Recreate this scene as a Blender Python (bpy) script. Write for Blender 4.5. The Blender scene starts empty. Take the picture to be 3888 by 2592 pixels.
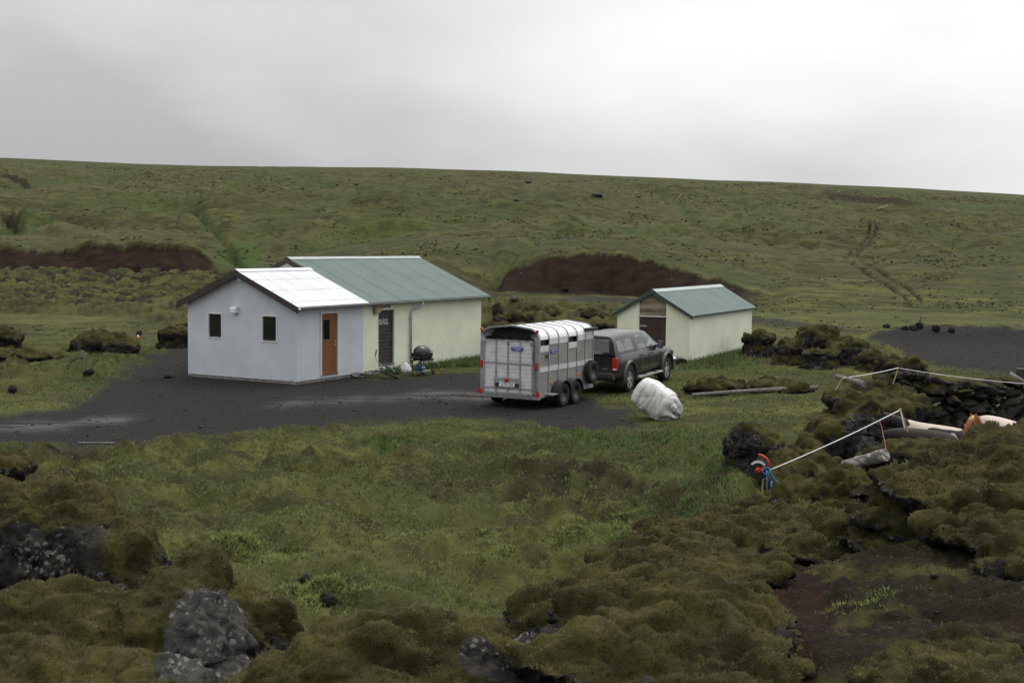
import bpy, math, random
import numpy as np
from mathutils import Vector, Matrix

random.seed(7)
RNG = np.random.default_rng(11)
scene = bpy.context.scene
COL = scene.collection
PI = math.pi

# ------------------------------------------------------------------ camera
# solved from the long walls, the gable and the number plate of the photograph
FOCAL = 4962.7            # pixels of the 3888 wide photograph
PITCH, ROLL, EYE = 0.075, 0.0102, 4.795
_cp, _sp, _cr, _sr = math.cos(PITCH), math.sin(PITCH), math.cos(ROLL), math.sin(ROLL)
_fw = np.array([0, _cp, -_sp]); _u0 = np.array([0, _sp, _cp]); _r0 = np.array([1.0, 0, 0])
_rt = _cr * _r0 + _sr * _u0
_up = -_sr * _r0 + _cr * _u0
_eye = np.array([0, 0, EYE])
cam_data = bpy.data.cameras.new('camera')
cam_data.sensor_width = 36.0
cam_data.lens = 36.0 * FOCAL / 3888.0
cam_data.clip_start = 0.05
cam_data.clip_end = 3000.0
cam = bpy.data.objects.new('camera', cam_data)
COL.objects.link(cam)
cam.matrix_world = Matrix((( _rt[0], _up[0], -_fw[0], 0), (_rt[1], _up[1], -_fw[1], 0), (_rt[2], _up[2], -_fw[2], EYE), (0, 0, 0, 1)))
scene.camera = cam

# ------------------------------------------------------------------ sky and sun
SUN_AZ, SUN_EL = math.radians(40), math.radians(56)      # azimuth to the right of the view direction
sun_dir = (math.sin(SUN_AZ) * math.cos(SUN_EL), math.cos(SUN_AZ) * math.cos(SUN_EL), math.sin(SUN_EL))
world = bpy.data.worlds.new('World'); scene.world = world
world.use_nodes = True
nt = world.node_tree; nt.nodes.clear()
def wn(t, **k):
    n = nt.nodes.new(t)
    for a, b in k.items(): setattr(n, a, b)
    return n
def wmath(op, a, b=None, clamp=False):
    n = wn('ShaderNodeMath', operation=op, use_clamp=clamp)
    for i, v in enumerate((a, b)):
        if v is None: continue
        if isinstance(v, (int, float)): n.inputs[i].default_value = v
        else: nt.links.new(v, n.inputs[i])
    return n.outputs[0]
w_out = wn('ShaderNodeOutputWorld'); w_bg = wn('ShaderNodeBackground')
w_bg.inputs['Strength'].default_value = 0.1
sky = wn('ShaderNodeTexSky', sky_type='NISHITA')
sky.sun_disc = False; sky.sun_elevation = SUN_EL; sky.sun_rotation = SUN_AZ
sky.air_density = 1.2; sky.dust_density = 2.0
tc = wn('ShaderNodeTexCoord'); sep = wn('ShaderNodeSeparateXYZ')
nt.links.new(tc.outputs['Generated'], sep.inputs[0])
zz = wmath('ADD', wmath('MAXIMUM', sep.outputs['Z'], 0.0), 0.30)
cmb = wn('ShaderNodeCombineXYZ')
nt.links.new(wmath('DIVIDE', sep.outputs['X'], zz), cmb.inputs[0])
nt.links.new(wmath('DIVIDE', sep.outputs['Y'], zz), cmb.inputs[1])
def wnoise(scale, detail, rough, off, dist=0.0):
    m = wn('ShaderNodeVectorMath', operation='ADD'); m.inputs[1].default_value = off
    nt.links.new(cmb.outputs[0], m.inputs[0])
    n = wn('ShaderNodeTexNoise'); n.inputs['Scale'].default_value = scale; n.inputs['Detail'].default_value = detail
    n.inputs['Roughness'].default_value = rough; n.inputs['Distortion'].default_value = dist
    nt.links.new(m.outputs[0], n.inputs['Vector'])
    return n.outputs['Fac']
n1 = wnoise(1.1, 5, 0.44, (3.1, 0.6, 0.0), 0.1)
n2 = wnoise(0.45, 3, 0.5, (1.7, 5.2, 0.0))
dot = wn('ShaderNodeVectorMath', operation='DOT_PRODUCT'); dot.inputs[1].default_value = sun_dir
nt.links.new(tc.outputs['Generated'], dot.inputs[0])
glow = wmath('POWER', wmath('MAXIMUM', dot.outputs['Value'], 0.0), 3.0)
fac = wmath('ADD', wmath('ADD', wmath('MULTIPLY', n1, 0.85), wmath('MULTIPLY', n2, 0.5)), wmath('MULTIPLY', glow, 0.26))
thin = wn('ShaderNodeVectorMath', operation='DOT_PRODUCT'); thin.inputs[1].default_value = (0.33, 0.92, 0.21)   # where the cloud is thin
nt.links.new(tc.outputs['Generated'], thin.inputs[0])
fac = wmath('ADD', fac, wmath('MULTIPLY', wmath('POWER', wmath('MAXIMUM', thin.outputs['Value'], 0.0), 16.0), 0.26))
ramp = wn('ShaderNodeValToRGB')
ramp.color_ramp.elements[0].position = 0.56; ramp.color_ramp.elements[0].color = (6.3, 6.38, 6.55, 1)
ramp.color_ramp.elements[1].position = 1.06; ramp.color_ramp.elements[1].color = (11.6, 11.6, 11.6, 1)
nt.links.new(fac, ramp.inputs[0])
mixw = wn('ShaderNodeMixRGB'); mixw.inputs[0].default_value = 0.97
over = wn('ShaderNodeVectorMath', operation='SCALE')          # an overcast sky is brighter overhead than at the horizon
nt.links.new(ramp.outputs[0], over.inputs[0]); nt.links.new(wmath('ADD', 0.76, wmath('MULTIPLY', wmath('MAXIMUM', sep.outputs['Z'], 0.0), 1.65)), over.inputs['Scale'])
nt.links.new(sky.outputs[0], mixw.inputs[1]); nt.links.new(over.outputs[0], mixw.inputs[2])
nt.links.new(mixw.outputs[0], w_bg.inputs['Color']); nt.links.new(w_bg.outputs[0], w_out.inputs[0])

sun_data = bpy.data.lights.new('sun', 'SUN'); sun_data.energy = 1.5; sun_data.angle = math.radians(22)
sun_data.color = (1.0, 0.97, 0.93)
sun = bpy.data.objects.new('sun', sun_data); COL.objects.link(sun)
sun.rotation_euler = Vector(sun_dir).to_track_quat('Z', 'Y').to_euler()
sun.location = (20, 20, 40)
vs = scene.view_settings
vs.view_transform = 'Standard'; vs.look = 'None'; vs.exposure = -0.18; vs.gamma = 1.0; vs.use_curve_mapping = False
scene.cycles.use_adaptive_sampling = False
scene.cycles.max_bounces = 6; scene.cycles.diffuse_bounces = 3; scene.cycles.glossy_bounces = 3
scene.cycles.transparent_max_bounces = 8
try:
    scene.cycles.use_denoising = True
    scene.cycles.denoiser = 'OPENIMAGEDENOISE'
    scene.cycles.denoising_input_passes = 'RGB_ALBEDO_NORMAL'
    scene.cycles.denoising_prefilter = 'NONE'
except Exception:
    pass

# ------------------------------------------------------------------ pixel helpers (2352 x 1568 view of the photograph)
K = 3888.0 / 2352.0
def ray(px, py):
    return _fw + _rt * ((px * K - 1944.0) / FOCAL) - _up * ((py * K - 1296.0) / FOCAL)
def at(px, py, d):
    r = ray(px, py)
    return _eye + r * (d / r[1])
def project(P):
    d = np.asarray(P, float) - _eye
    w = d @ _fw
    w = np.where(np.abs(w) < 1e-3, 1e-3, w)
    return (1944.0 + FOCAL * (d @ _rt) / w) / K, (1296.0 - FOCAL * (d @ _up) / w) / K
def PXM(d):                      # view pixels per metre at distance d
    return FOCAL / K / d

# ------------------------------------------------------------------ noise
def _h(ix, iy, iz, seed):
    with np.errstate(over='ignore'):
        h = (ix.astype(np.uint32) * np.uint32(374761393) + iy.astype(np.uint32) * np.uint32(668265263)
             + iz.astype(np.uint32) * np.uint32(2147483647) + np.uint32(seed * 1274126177 % 4294967296))
        h = (h ^ (h >> np.uint32(13))) * np.uint32(1274126177)
        h = h ^ (h >> np.uint32(16))
        h = h * np.uint32(2246822519); h = h ^ (h >> np.uint32(15))
    return h.astype(np.float32) / np.float32(4294967295.0)
def noise2(x, y, seed=0):
    ix = np.floor(x).astype(np.int64); iy = np.floor(y).astype(np.int64)
    fx = (x - ix).astype(np.float32); fy = (y - iy).astype(np.float32)
    ux = fx * fx * fx * (fx * (fx * 6 - 15) + 10); uy = fy * fy * fy * (fy * (fy * 6 - 15) + 10)
    z = np.zeros_like(ix)
    def g(a, b):
        ang = _h(ix + a, iy + b, z, seed) * np.float32(2 * PI)
        return np.cos(ang) * (fx - a) + np.sin(ang) * (fy - b)
    return ((g(0, 0) * (1 - ux) + g(1, 0) * ux) * (1 - uy) + (g(0, 1) * (1 - ux) + g(1, 1) * ux) * uy) * 1.5
def noise3(p, seed=0):
    i = np.floor(p).astype(np.int64); f = (p - i).astype(np.float32)
    u = f * f * f * (f * (f * 6 - 15) + 10)
    def c(a, b, d):
        return _h(i[:, 0] + a, i[:, 1] + b, i[:, 2] + d, seed)
    def lx(b, d):
        return c(0, b, d) * (1 - u[:, 0]) + c(1, b, d) * u[:, 0]
    def ly(d):
        return lx(0, d) * (1 - u[:, 1]) + lx(1, d) * u[:, 1]
    return (ly(0) * (1 - u[:, 2]) + ly(1) * u[:, 2]) * 2 - 1
def fbm2(x, y, octs=4, seed=0, gain=0.5, lac=2.03):
    a, s, t = 1.0, 0.0, 0.0
    for o in range(octs):
        s = s + a * noise2(x, y, seed + o * 17); t += a
        a *= gain; x = x * lac + 11.3; y = y * lac + 5.7
    return s / t
def fbm3(p, octs=4, seed=0, gain=0.5, lac=2.03):
    a, s, t = 1.0, 0.0, 0.0
    for o in range(octs):
        s = s + a * noise3(p, seed + o * 17); t += a
        a *= gain; p = p * lac + 7.1
    return s / t
def worley2(x, y, seed=0):
    ix = np.floor(x).astype(np.int64); iy = np.floor(y).astype(np.int64); z = np.zeros_like(ix)
    f1 = np.full(x.shape, 9.0, np.float32); f2 = f1.copy()
    for a in (-1, 0, 1):
        for b in (-1, 0, 1):
            d = np.hypot(ix + a + _h(ix + a, iy + b, z, seed) - x, iy + b + _h(ix + a, iy + b, z, seed + 7) - y)
            f2 = np.minimum(f2, np.maximum(f1, d)); f1 = np.minimum(f1, d)
    return f1, f2
def pillow2(x, y, seed=0):
    f1, f2 = worley2(x, y, seed)
    return np.sqrt(np.clip(1 - (f1 / 0.92) ** 2, 0, 1)) * sstep(0.0, 0.34, f2 - f1) ** .5
def worley3(p, seed=0):
    i = np.floor(p).astype(np.int64); f1 = np.full(len(p), 9.0, np.float32); f2 = f1.copy()
    for a in (-1, 0, 1):
        for b in (-1, 0, 1):
            for c in (-1, 0, 1):
                q = (i[:, 0] + a, i[:, 1] + b, i[:, 2] + c)
                d = np.sqrt((q[0] + _h(*q, seed) - p[:, 0]) ** 2 + (q[1] + _h(*q, seed + 7) - p[:, 1]) ** 2 + (q[2] + _h(*q, seed + 13) - p[:, 2]) ** 2)
                f2 = np.minimum(f2, np.maximum(f1, d)); f1 = np.minimum(f1, d)
    return f1, f2
def sstep(a, b, x):
    t = np.clip((x - a) / (b - a), 0, 1)
    return t * t * (3 - 2 * t)

# ------------------------------------------------------------------ mesh helpers
def tag(o, label=None, cat=None, group=None, kind=None):
    if label: o['label'] = label
    if cat: o['category'] = cat
    if group: o['group'] = group
    if kind: o['kind'] = kind
    return o
def thing(name, label, cat, loc=(0, 0, 0), rotz=0.0, group=None):
    o = bpy.data.objects.new(name, None); COL.objects.link(o)
    o.location = [float(v) for v in loc]; o.rotation_euler = (0, 0, rotz); o.empty_display_size = 0.2
    return tag(o, label, cat, group)
def link_mesh(name, me, mat=None, parent=None):
    o = bpy.data.objects.new(name, me); COL.objects.link(o)
    if mat is not None and not me.materials: me.materials.append(mat)
    if parent is not None: o.parent = parent
    return o
def fast_mesh(name, V, F, smooth=True):
    """V (n,3), F (m,k) arrays"""
    me = bpy.data.meshes.new(name)
    V = np.ascontiguousarray(V, np.float32); F = np.ascontiguousarray(F, np.int32)
    m, k = F.shape
    me.vertices.add(len(V)); me.vertices.foreach_set('co', V.ravel())
    me.loops.add(m * k); me.loops.foreach_set('vertex_index', F.ravel())
    me.polygons.add(m)
    me.polygons.foreach_set('loop_start', np.arange(0, m * k, k, dtype=np.int32))
    me.update(calc_edges=True)
    me.polygons.foreach_set('use_smooth', np.full(m, smooth, bool))
    return me
def add_attr(me, name, vals):
    a = me.attributes.new(name, 'FLOAT', 'POINT')
    a.data.foreach_set('value', np.ascontiguousarray(vals, np.float32))

class MB:
    def __init__(s): s.v = []; s.f = []
    def add(s, V, F):
        n = len(s.v)
        s.v += [tuple(float(c) for c in p) for p in V]
        s.f += [tuple(i + n for i in f) for f in F]
        return s
    def box(s, x0, x1, y0, y1, z0, z1):
        V = [(x0, y0, z0), (x1, y0, z0), (x1, y1, z0), (x0, y1, z0), (x0, y0, z1), (x1, y0, z1), (x1, y1, z1), (x0, y1, z1)]
        return s.add(V, [(0, 3, 2, 1), (4, 5, 6, 7), (0, 1, 5, 4), (1, 2, 6, 5), (2, 3, 7, 6), (3, 0, 4, 7)])
    def bar(s, p0, p1, w, h, up=(0, 0, 1)):
        p0, p1 = Vector(p0), Vector(p1); d = (p1 - p0).normalized(); u = Vector(up)
        if abs(d.dot(u)) > 0.98: u = Vector((1, 0, 0))
        a = d.cross(u).normalized(); b = a.cross(d).normalized()
        V = []
        for p in (p0, p1):
            for sa, sb in ((-1, -1), (1, -1), (1, 1), (-1, 1)): V.append(p + a * (sa * w / 2) + b * (sb * h / 2))
        return s.add(V, [(0, 1, 2, 3), (7, 6, 5, 4), (0, 4, 5, 1), (1, 5, 6, 2), (2, 6, 7, 3), (3, 7, 4, 0)])
    def tube(s, pts, r, n=8, closed=False, caps=True):
        pts = [Vector(p) for p in pts]; N = len(pts)
        rs = r if hasattr(r, '__len__') else [r] * N
        V = []; prev = None
        for i, p in enumerate(pts):
            if closed: t = pts[(i + 1) % N] - pts[i - 1]
            else: t = pts[min(i + 1, N - 1)] - pts[max(i - 1, 0)]
            t.normalize()
            if prev is None:
                u = Vector((0, 0, 1)) if abs(t.z) < 0.9 else Vector((1, 0, 0))
                a = t.cross(u).normalized()
            else:
                a = (prev - t * prev.dot(t))
                a = a.normalized() if a.length > 1e-6 else t.orthogonal().normalized()
            prev = a; b = t.cross(a).normalized()
            for k in range(n):
                c = 2 * PI * k / n
                V.append(p + (a * math.cos(c) + b * math.sin(c)) * rs[i])
        F = []
        for i in range(N if closed else N - 1):
            j = (i + 1) % N
            for k in range(n):
                q = (k + 1) % n
                F.append((i * n + k, i * n + q, j * n + q, j * n + k))
        if caps and not closed:
            F.append(tuple(range(n - 1, -1, -1))); F.append(tuple((N - 1) * n + k for k in range(n)))
        return s.add(V, F)
    def lathe(s, prof, n=24, axis='x', center=(0, 0, 0)):
        """prof: list of (r, t): radius about the axis, offset along it"""
        V = []; c = Vector(center)
        for r, t in prof:
            for k in range(n):
                a = 2 * PI * k / n; p, q = r * math.cos(a), r * math.sin(a)
                V.append(c + (Vector((t, p, q)) if axis == 'x' else Vector((q, t, p)) if axis == 'y' else Vector((p, q, t))))
        F = []
        for i in range(len(prof) - 1):
            for k in range(n):
                q = (k + 1) % n
                F.append((i * n + k, i * n + q, (i + 1) * n + q, (i + 1) * n + k))
        if prof[0][0] > 1e-6: F.append(tuple(range(n - 1, -1, -1)))
        if prof[-1][0] > 1e-6: F.append(tuple((len(prof) - 1) * n + k for k in range(n)))
        return s.add(V, F)
    def loft(s, rings, caps=True, closed=True):
        n = len(rings[0]); V = [p for r in rings for p in r]; F = []
        for i in range(len(rings) - 1):
            for k in range(n if closed else n - 1):
                q = (k + 1) % n
                F.append((i * n + k, i * n + q, (i + 1) * n + q, (i + 1) * n + k))
        if caps and closed:
            F.append(tuple(range(n - 1, -1, -1))); F.append(tuple((len(rings) - 1) * n + k for k in range(n)))
        return s.add(V, F)
    def prism(s, poly, d):
        """poly: list of 3D points, extruded by vector d"""
        n = len(poly); P = [Vector(p) for p in poly]; D = Vector(d)
        V = P + [p + D for p in P]
        F = [tuple(range(n - 1, -1, -1)), tuple(range(n, 2 * n))]
        for k in range(n):
            q = (k + 1) % n
            F.append((k, q, q + n, k + n))
        return s.add(V, F)
    def mesh(s, name, smooth=False):
        me = bpy.data.meshes.new(name)
        me.from_pydata(s.v, [], s.f); me.update()
        import bmesh
        bm = bmesh.new(); bm.from_mesh(me); bmesh.ops.recalc_face_normals(bm, faces=bm.faces); bm.to_mesh(me); bm.free()
        if smooth: me.polygons.foreach_set('use_smooth', [True] * len(me.polygons))
        return me
    def build(s, name, mat, parent=None, smooth=False, bevel=0.0, sub=0, angle=None):
        o = link_mesh(name, s.mesh(name, smooth), mat, parent)
        if bevel:
            m = o.modifiers.new('bevel', 'BEVEL'); m.width = bevel; m.segments = 2; m.limit_method = 'ANGLE'; m.angle_limit = math.radians(35)
        if sub:
            m = o.modifiers.new('sub', 'SUBSURF'); m.levels = sub; m.render_levels = sub
        if angle:
            try: o.data.set_sharp_from_angle(angle=math.radians(angle))
            except Exception: pass
        return o
def copy_tree(o, parent=None):
    c = o.copy(); COL.objects.link(c)
    c.parent = parent
    for ch in list(o.children): copy_tree(ch, c)
    return c
def bake(o):
    """mesh of the object with its modifiers applied; the object keeps its name"""
    dg = bpy.context.evaluated_depsgraph_get(); dg.update()
    me = bpy.data.meshes.new_from_object(o.evaluated_get(dg))
    o.modifiers.clear()
    o.data = me
    return o
def text_mesh(body, size, name='lettering', extrude=0.002, align='CENTER'):
    cu = bpy.data.curves.new(name, 'FONT'); cu.body = body; cu.size = size; cu.extrude = extrude
    cu.align_x = align; cu.align_y = 'CENTER'
    o = bpy.data.objects.new(name, cu); COL.objects.link(o)
    dg = bpy.context.evaluated_depsgraph_get(); dg.update()
    me = bpy.data.meshes.new_from_object(o.evaluated_get(dg))
    bpy.data.objects.remove(o); bpy.data.curves.remove(cu)
    me.name = name
    return me

# ------------------------------------------------------------------ materials
class N:
    """small wrapper round a material's node tree"""
    def __init__(s, name):
        s.m = bpy.data.materials.new(name); s.m.use_nodes = True
        s.t = s.m.node_tree; s.b = s.t.nodes['Principled BSDF']
        s._c = None
    def new(s, t, **k):
        n = s.t.nodes.new(t)
        for a, b in k.items(): setattr(n, a, b)
        return n
    def set(s, sock, v):
        if isinstance(v, (int, float)): sock.default_value = v
        elif isinstance(v, tuple): sock.default_value = v if len(v) == 4 or sock.type == 'VECTOR' else (*v, 1)
        else: s.t.links.new(v, sock)
    def coord(s, kind='Object'):
        if s._c is None: s._c = s.new('ShaderNodeTexCoord')
        return s._c.outputs[kind]
    def pos(s):
        return s.new('ShaderNodeNewGeometry').outputs['Position']
    def scale(s, vec, sc):
        m = s.new('ShaderNodeVectorMath', operation='MULTIPLY'); m.inputs[1].default_value = sc
        s.t.links.new(vec, m.inputs[0]); return m.outputs[0]
    def noise(s, scale, detail=4, rough=0.55, vec=None, dist=0.0):
        n = s.new('ShaderNodeTexNoise'); n.inputs['Scale'].default_value = scale; n.inputs['Detail'].default_value = detail
        n.inputs['Roughness'].default_value = rough; n.inputs['Distortion'].default_value = dist
        s.t.links.new(vec if vec is not None else s.coord(), n.inputs['Vector']); return n.outputs['Fac']
    def voronoi(s, scale, vec=None, feature='F1'):
        n = s.new('ShaderNodeTexVoronoi', feature=feature); n.inputs['Scale'].default_value = scale
        s.t.links.new(vec if vec is not None else s.coord(), n.inputs['Vector']); return n.outputs['Distance']
    def math(s, op, a, b=0.0, clamp=False):
        n = s.new('ShaderNodeMath', operation=op, use_clamp=clamp); s.set(n.inputs[0], a); s.set(n.inputs[1], b); return n.outputs[0]
    def ramp(s, x, a, b):
        n = s.new('ShaderNodeMapRange'); n.interpolation_type = 'SMOOTHSTEP'
        s.set(n.inputs[0], x); n.inputs[1].default_value = a; n.inputs[2].default_value = b; return n.outputs[0]
    def mix(s, f, a, b):
        n = s.new('ShaderNodeMixRGB'); s.set(n.inputs[0], f); s.set(n.inputs[1], a); s.set(n.inputs[2], b); return n.outputs[0]
    def attr(s, name):
        n = s.new('ShaderNodeAttribute', attribute_name=name); return n.outputs['Fac']
    def bump(s, h, strength=0.4, dist=0.02):
        n = s.new('ShaderNodeBump'); n.inputs['Strength'].default_value = strength; n.inputs['Distance'].default_value = dist
        s.t.links.new(h, n.inputs['Height']); s.t.links.new(n.outputs[0], s.b.inputs['Normal'])
    def out(s, col=None, rough=None, metal=None, spec=None):
        if col is not None: s.set(s.b.inputs['Base Color'], col)
        if rough is not None: s.set(s.b.inputs['Roughness'], rough)
        if metal is not None: s.set(s.b.inputs['Metallic'], metal)
        if spec is not None: s.set(s.b.inputs['Specular IOR Level'], spec)
        return s.m
def M(name, col, rough=0.6, metal=0.0, var=0.18, scale=3.0, spec=0.5, dirt=None, dirt_amt=0.0, fine=0.0):
    """painted / metal / rubber surface: base colour broken by soft noise, optional dirt patches, fine relief"""
    n = N(name)
    f = n.noise(scale, 5, 0.6)
    lo = tuple(c * (1 - var) for c in col); hi = tuple(min(1, c * (1 + var)) for c in col)
    c = n.mix(n.ramp(f, 0.3, 0.7), lo, hi)
    if dirt is not None:
        d = n.math('MULTIPLY', n.ramp(n.noise(scale * 1.7, 7, 0.65), 0.45, 0.72), dirt_amt)
        c = n.mix(d, c, dirt)
    if fine: n.bump(n.noise(scale * 40, 3), fine, 0.002)
    r = n.math('ADD', n.math('MULTIPLY', n.noise(scale * 2.3, 3), 0.2), rough - 0.1)
    return n.out(c, r, metal, spec)
# ================================================================== the ground
# where the two buildings stand (used to level the ground under them)
HOUSE = dict(x=-7.18, y=43.5, hd=0.5105, W1=4.837, L1=3.747, H=2.672, s=0.4364, L2=8.296, W2=6.576)
SHED = dict(x=7.24, y=53.21, hd=0.477, W=3.19, L=8.52, H=2.0, s=0.577)
def local_uv(b, x, y):
    sx, sy = math.sin(b['hd']), math.cos(b['hd'])
    dx, dy = x - b['x'], y - b['y']
    return dx * sx + dy * sy, -dx * sy + dy * sx          # along the long wall, towards the left

# control points: (px, py, distance) read off the photograph, or ('z', px, distance, height)
CTRL = [
    (1800, 1568, 5.3), (1750, 1450, 6.5), (1700, 1320, 9.0), (1500, 1568, 5.2), (1300, 1560, 5.2), (1560, 1400, 7.5), (1450, 1455, 6.8),
    (1290, 1445, 7.6), (1385, 1390, 8.8), (1485, 1338, 10.2), (1565, 1268, 12), (1655, 1210, 14), (1780, 1172, 16),
    (2000, 1400, 7.2), (2200, 1450, 6.4), (2352, 1500, 6.0), (2100, 1250, 8.6), (2300, 1250, 8.2), (2200, 1110, 9.8), (2352, 1100, 9.6),
    (1850, 1260, 10.5), (1800, 1215, 12.5), (1950, 1190, 11), (2352, 985, 11.5), (2280, 992, 11.4), (2200, 1006, 11.2), (2100, 1050, 10.8), (2050, 1095, 10.6),
    (2700, 960, 11.5), (2700, 1250, 8.2), (2700, 1500, 6),
    (1750, 1165, 22.0), (1690, 1120, 22.5),
]
def zc(px, rows): CTRL.extend(('z', px, d, z) for d, z in rows)
for px in (-700, 0, 600, 1176, 1800, 2352, 3100): zc(px, [(1.2, 3.2), (3, 3.1)])
zc(-700, [(5.5, 2.6), (9, 2.3), (14, 1.5), (20, 0.6)]); zc(0, [(5.3, 2.25), (8, 1.95), (12, 1.2), (16, 0.7), (22, 0.3)])
zc(400, [(5.3, 2.15), (7.5, 1.65), (10.5, 0.9), (14, 0.4), (18, 0.2)]); zc(700, [(5.2, 2.0), (7.5, 1.35), (10, 0.7), (13, 0.3), (18, 0.1), (22, -0.05), (27, -0.05)])
zc(1000, [(5.2, 2.05), (7.5, 1.35), (10, 0.6), (13, 0.2), (18, -0.12), (24, -0.15), (31, 0)]); zc(1250, [(10, 0.9), (13, 0.15), (16, -0.2)])
zc(1300, [(20, -0.45), (26, -0.15), (31, 0)]); zc(1450, [(15, 0.15), (20.5, -0.45), (25, -0.15), (30, 0.05)]); zc(1600, [(19, 0.0), (24, 0.05), (30, 0.1)])
zc(1900, [(14, 1.55), (18, 0.9), (23, 0.55), (28, 0.4), (34, 0.2)]); zc(2050, [(14, 1.6), (18, 0.8)])
zc(2150, [(14, 1.3), (17, 0.35), (21, -0.1), (25, -0.15), (30, -0.1), (33, 0.05), (38, 0.2)]); zc(2352, [(15, 1.5), (18, 0.3), (21, -0.1), (27, -0.15), (33, 0.1), (40, 0.2)])
zc(2700, [(16, 1.5), (20, 0), (30, 0)]); zc(300, [(26, 0), (31, 0)]); zc(0, [(28, 0.05)]); zc(-500, [(26, 0.2), (34, 0.1)])
for px in (-400, 0, 300, 700, 1100, 1500): zc(px, [(34, 0), (38, 0), (43, 0), (49, 0), (56, 0.02)])
zc(1800, [(38, 0.12), (44, 0.05), (50, 0.0), (57, 0.0), (64, 0.1)]); zc(2150, [(45, 0.12), (50, 0.08), (58, 0.05), (65, 0.1)]); zc(2352, [(46, 0.1), (55, 0.05), (65, 0.1)]); zc(2800, [(46, 0.1), (65, 0.2)])
CTRL += [(0, 800, 59), (0, 745, 72), (0, 690, 90), (0, 636, 107), (300, 690, 90), (300, 634, 107), (-500, 690, 90), (-500, 634, 107), (550, 630, 103), (600, 605, 118),
         (800, 600, 112), (1000, 610, 104), (1000, 700, 70), (1250, 700, 72), (1250, 676, 88), (1450, 700, 74), (1800, 742, 72), (2050, 762, 68), (2352, 772, 68), (2700, 790, 68),
         (1900, 715, 80), (2352, 740, 78), (2700, 760, 80)]
for px, a, b, c in ((-500, 540, 440, 340), (0, 545, 450, 363), (200, 545, 455, 372), (400, 545, 460, 380), (640, 560, 465, 383), (900, 540, 460, 386), (1200, 540, 465, 395), (1500, 560, 475, 409),
                    (1800, 600, 490, 420), (2100, 610, 500, 434), (2352, 615, 515, 449), (2800, 640, 530, 470)):
    CTRL += [(px, a, 130 if px < 1000 else 122), (px, b, 215), (px, c, 340)]
    p = at(px, c, 340); CTRL += [('z', px, 460, p[2] - 4.0), ('z', px, 900, p[2] - 10.0)]
cp = []
for c in CTRL:
    if c[0] == 'z':
        d = c[2]; cp.append(((c[1] - 1176) / (FOCAL / K) * d, d, c[3]))
    else: cp.append(tuple(at(*c)))
cp = np.array(cp)
def warp(x, y): return 3.0 * x / (y + 3.0), np.log(y + 3.0)
def _kern(r2): return 0.5 * r2 * np.log(r2 + 1e-12)
cu, cv = warp(cp[:, 0], cp[:, 1])
n_c = len(cp)
A = np.zeros((n_c + 3, n_c + 3))
A[:n_c, :n_c] = _kern((cu[:, None] - cu) ** 2 + (cv[:, None] - cv) ** 2) + np.eye(n_c) * 0.0015
A[:n_c, n_c] = 1; A[:n_c, n_c + 1] = cu; A[:n_c, n_c + 2] = cv; A[n_c:, :n_c] = A[:n_c, n_c:].T
_rhs_scale = 1.0 / (1.0 + cp[:, 1] / 60.0)                     # far heights are large: interpolate them scaled
sol = np.linalg.solve(A, np.concatenate([cp[:, 2] * _rhs_scale, np.zeros(3)]))
def base_h(x, y):
    x = np.asarray(x, float); y = np.asarray(y, float); sh = np.broadcast(x, y).shape
    u, v = warp(np.broadcast_to(x, sh).ravel(), np.broadcast_to(y, sh).ravel())
    out = np.empty(len(u))
    for i in range(0, len(u), 40000):
        a, b = u[i:i + 40000], v[i:i + 40000]
        out[i:i + 40000] = _kern((a[:, None] - cu) ** 2 + (b[:, None] - cv) ** 2) @ sol[:n_c] + sol[n_c] + sol[n_c + 1] * a + sol[n_c + 2] * b
    return out.reshape(sh) * (1.0 + np.broadcast_to(y, sh) / 60.0)

# the grid: fan shaped, finer where the camera looks and near it
s_in = np.linspace(-0.43, 0.43, 560)
s_l = -0.43 - np.cumsum(np.linspace(0.003, 0.02, 36)); s_r = 0.43 + np.cumsum(np.linspace(0.003, 0.02, 36))
SG = np.concatenate([s_l[::-1], s_in, s_r])
YG = np.exp(np.linspace(math.log(0.6 + 1.5), math.log(620 + 1.5), 640)) - 1.5
YG = np.unique(np.concatenate([YG, np.linspace(84, 113, 90)]))
NS, NY = len(SG), len(YG)
GX = SG[None, :] * (YG[:, None] + 3.0); GY = np.repeat(YG[:, None], NS, 1)
cs, rs = np.arange(0, NS, 4), np.arange(0, NY, 4)              # the smooth base is evaluated on a coarse grid
cs = np.append(cs, NS - 1); rs = np.append(rs, NY - 1)
Zc = base_h(GX[np.ix_(rs, cs)], GY[np.ix_(rs, cs)])
Zt = np.empty((len(rs), NS))
for i in range(len(rs)): Zt[i] = np.interp(np.arange(NS), cs, Zc[i])
Z = np.empty((NY, NS))
for j in range(NS): Z[:, j] = np.interp(np.arange(NY), rs, Zt[:, j])
Zbase = Z.copy()
PX, PY = project(np.stack([GX, GY, Z], -1).reshape(-1, 3)); PX = PX.reshape(NY, NS); PY = PY.reshape(NY, NS)
TX = 1176 + GX / GY * (FOCAL / K)                               # bearing as a column of the photograph

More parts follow.
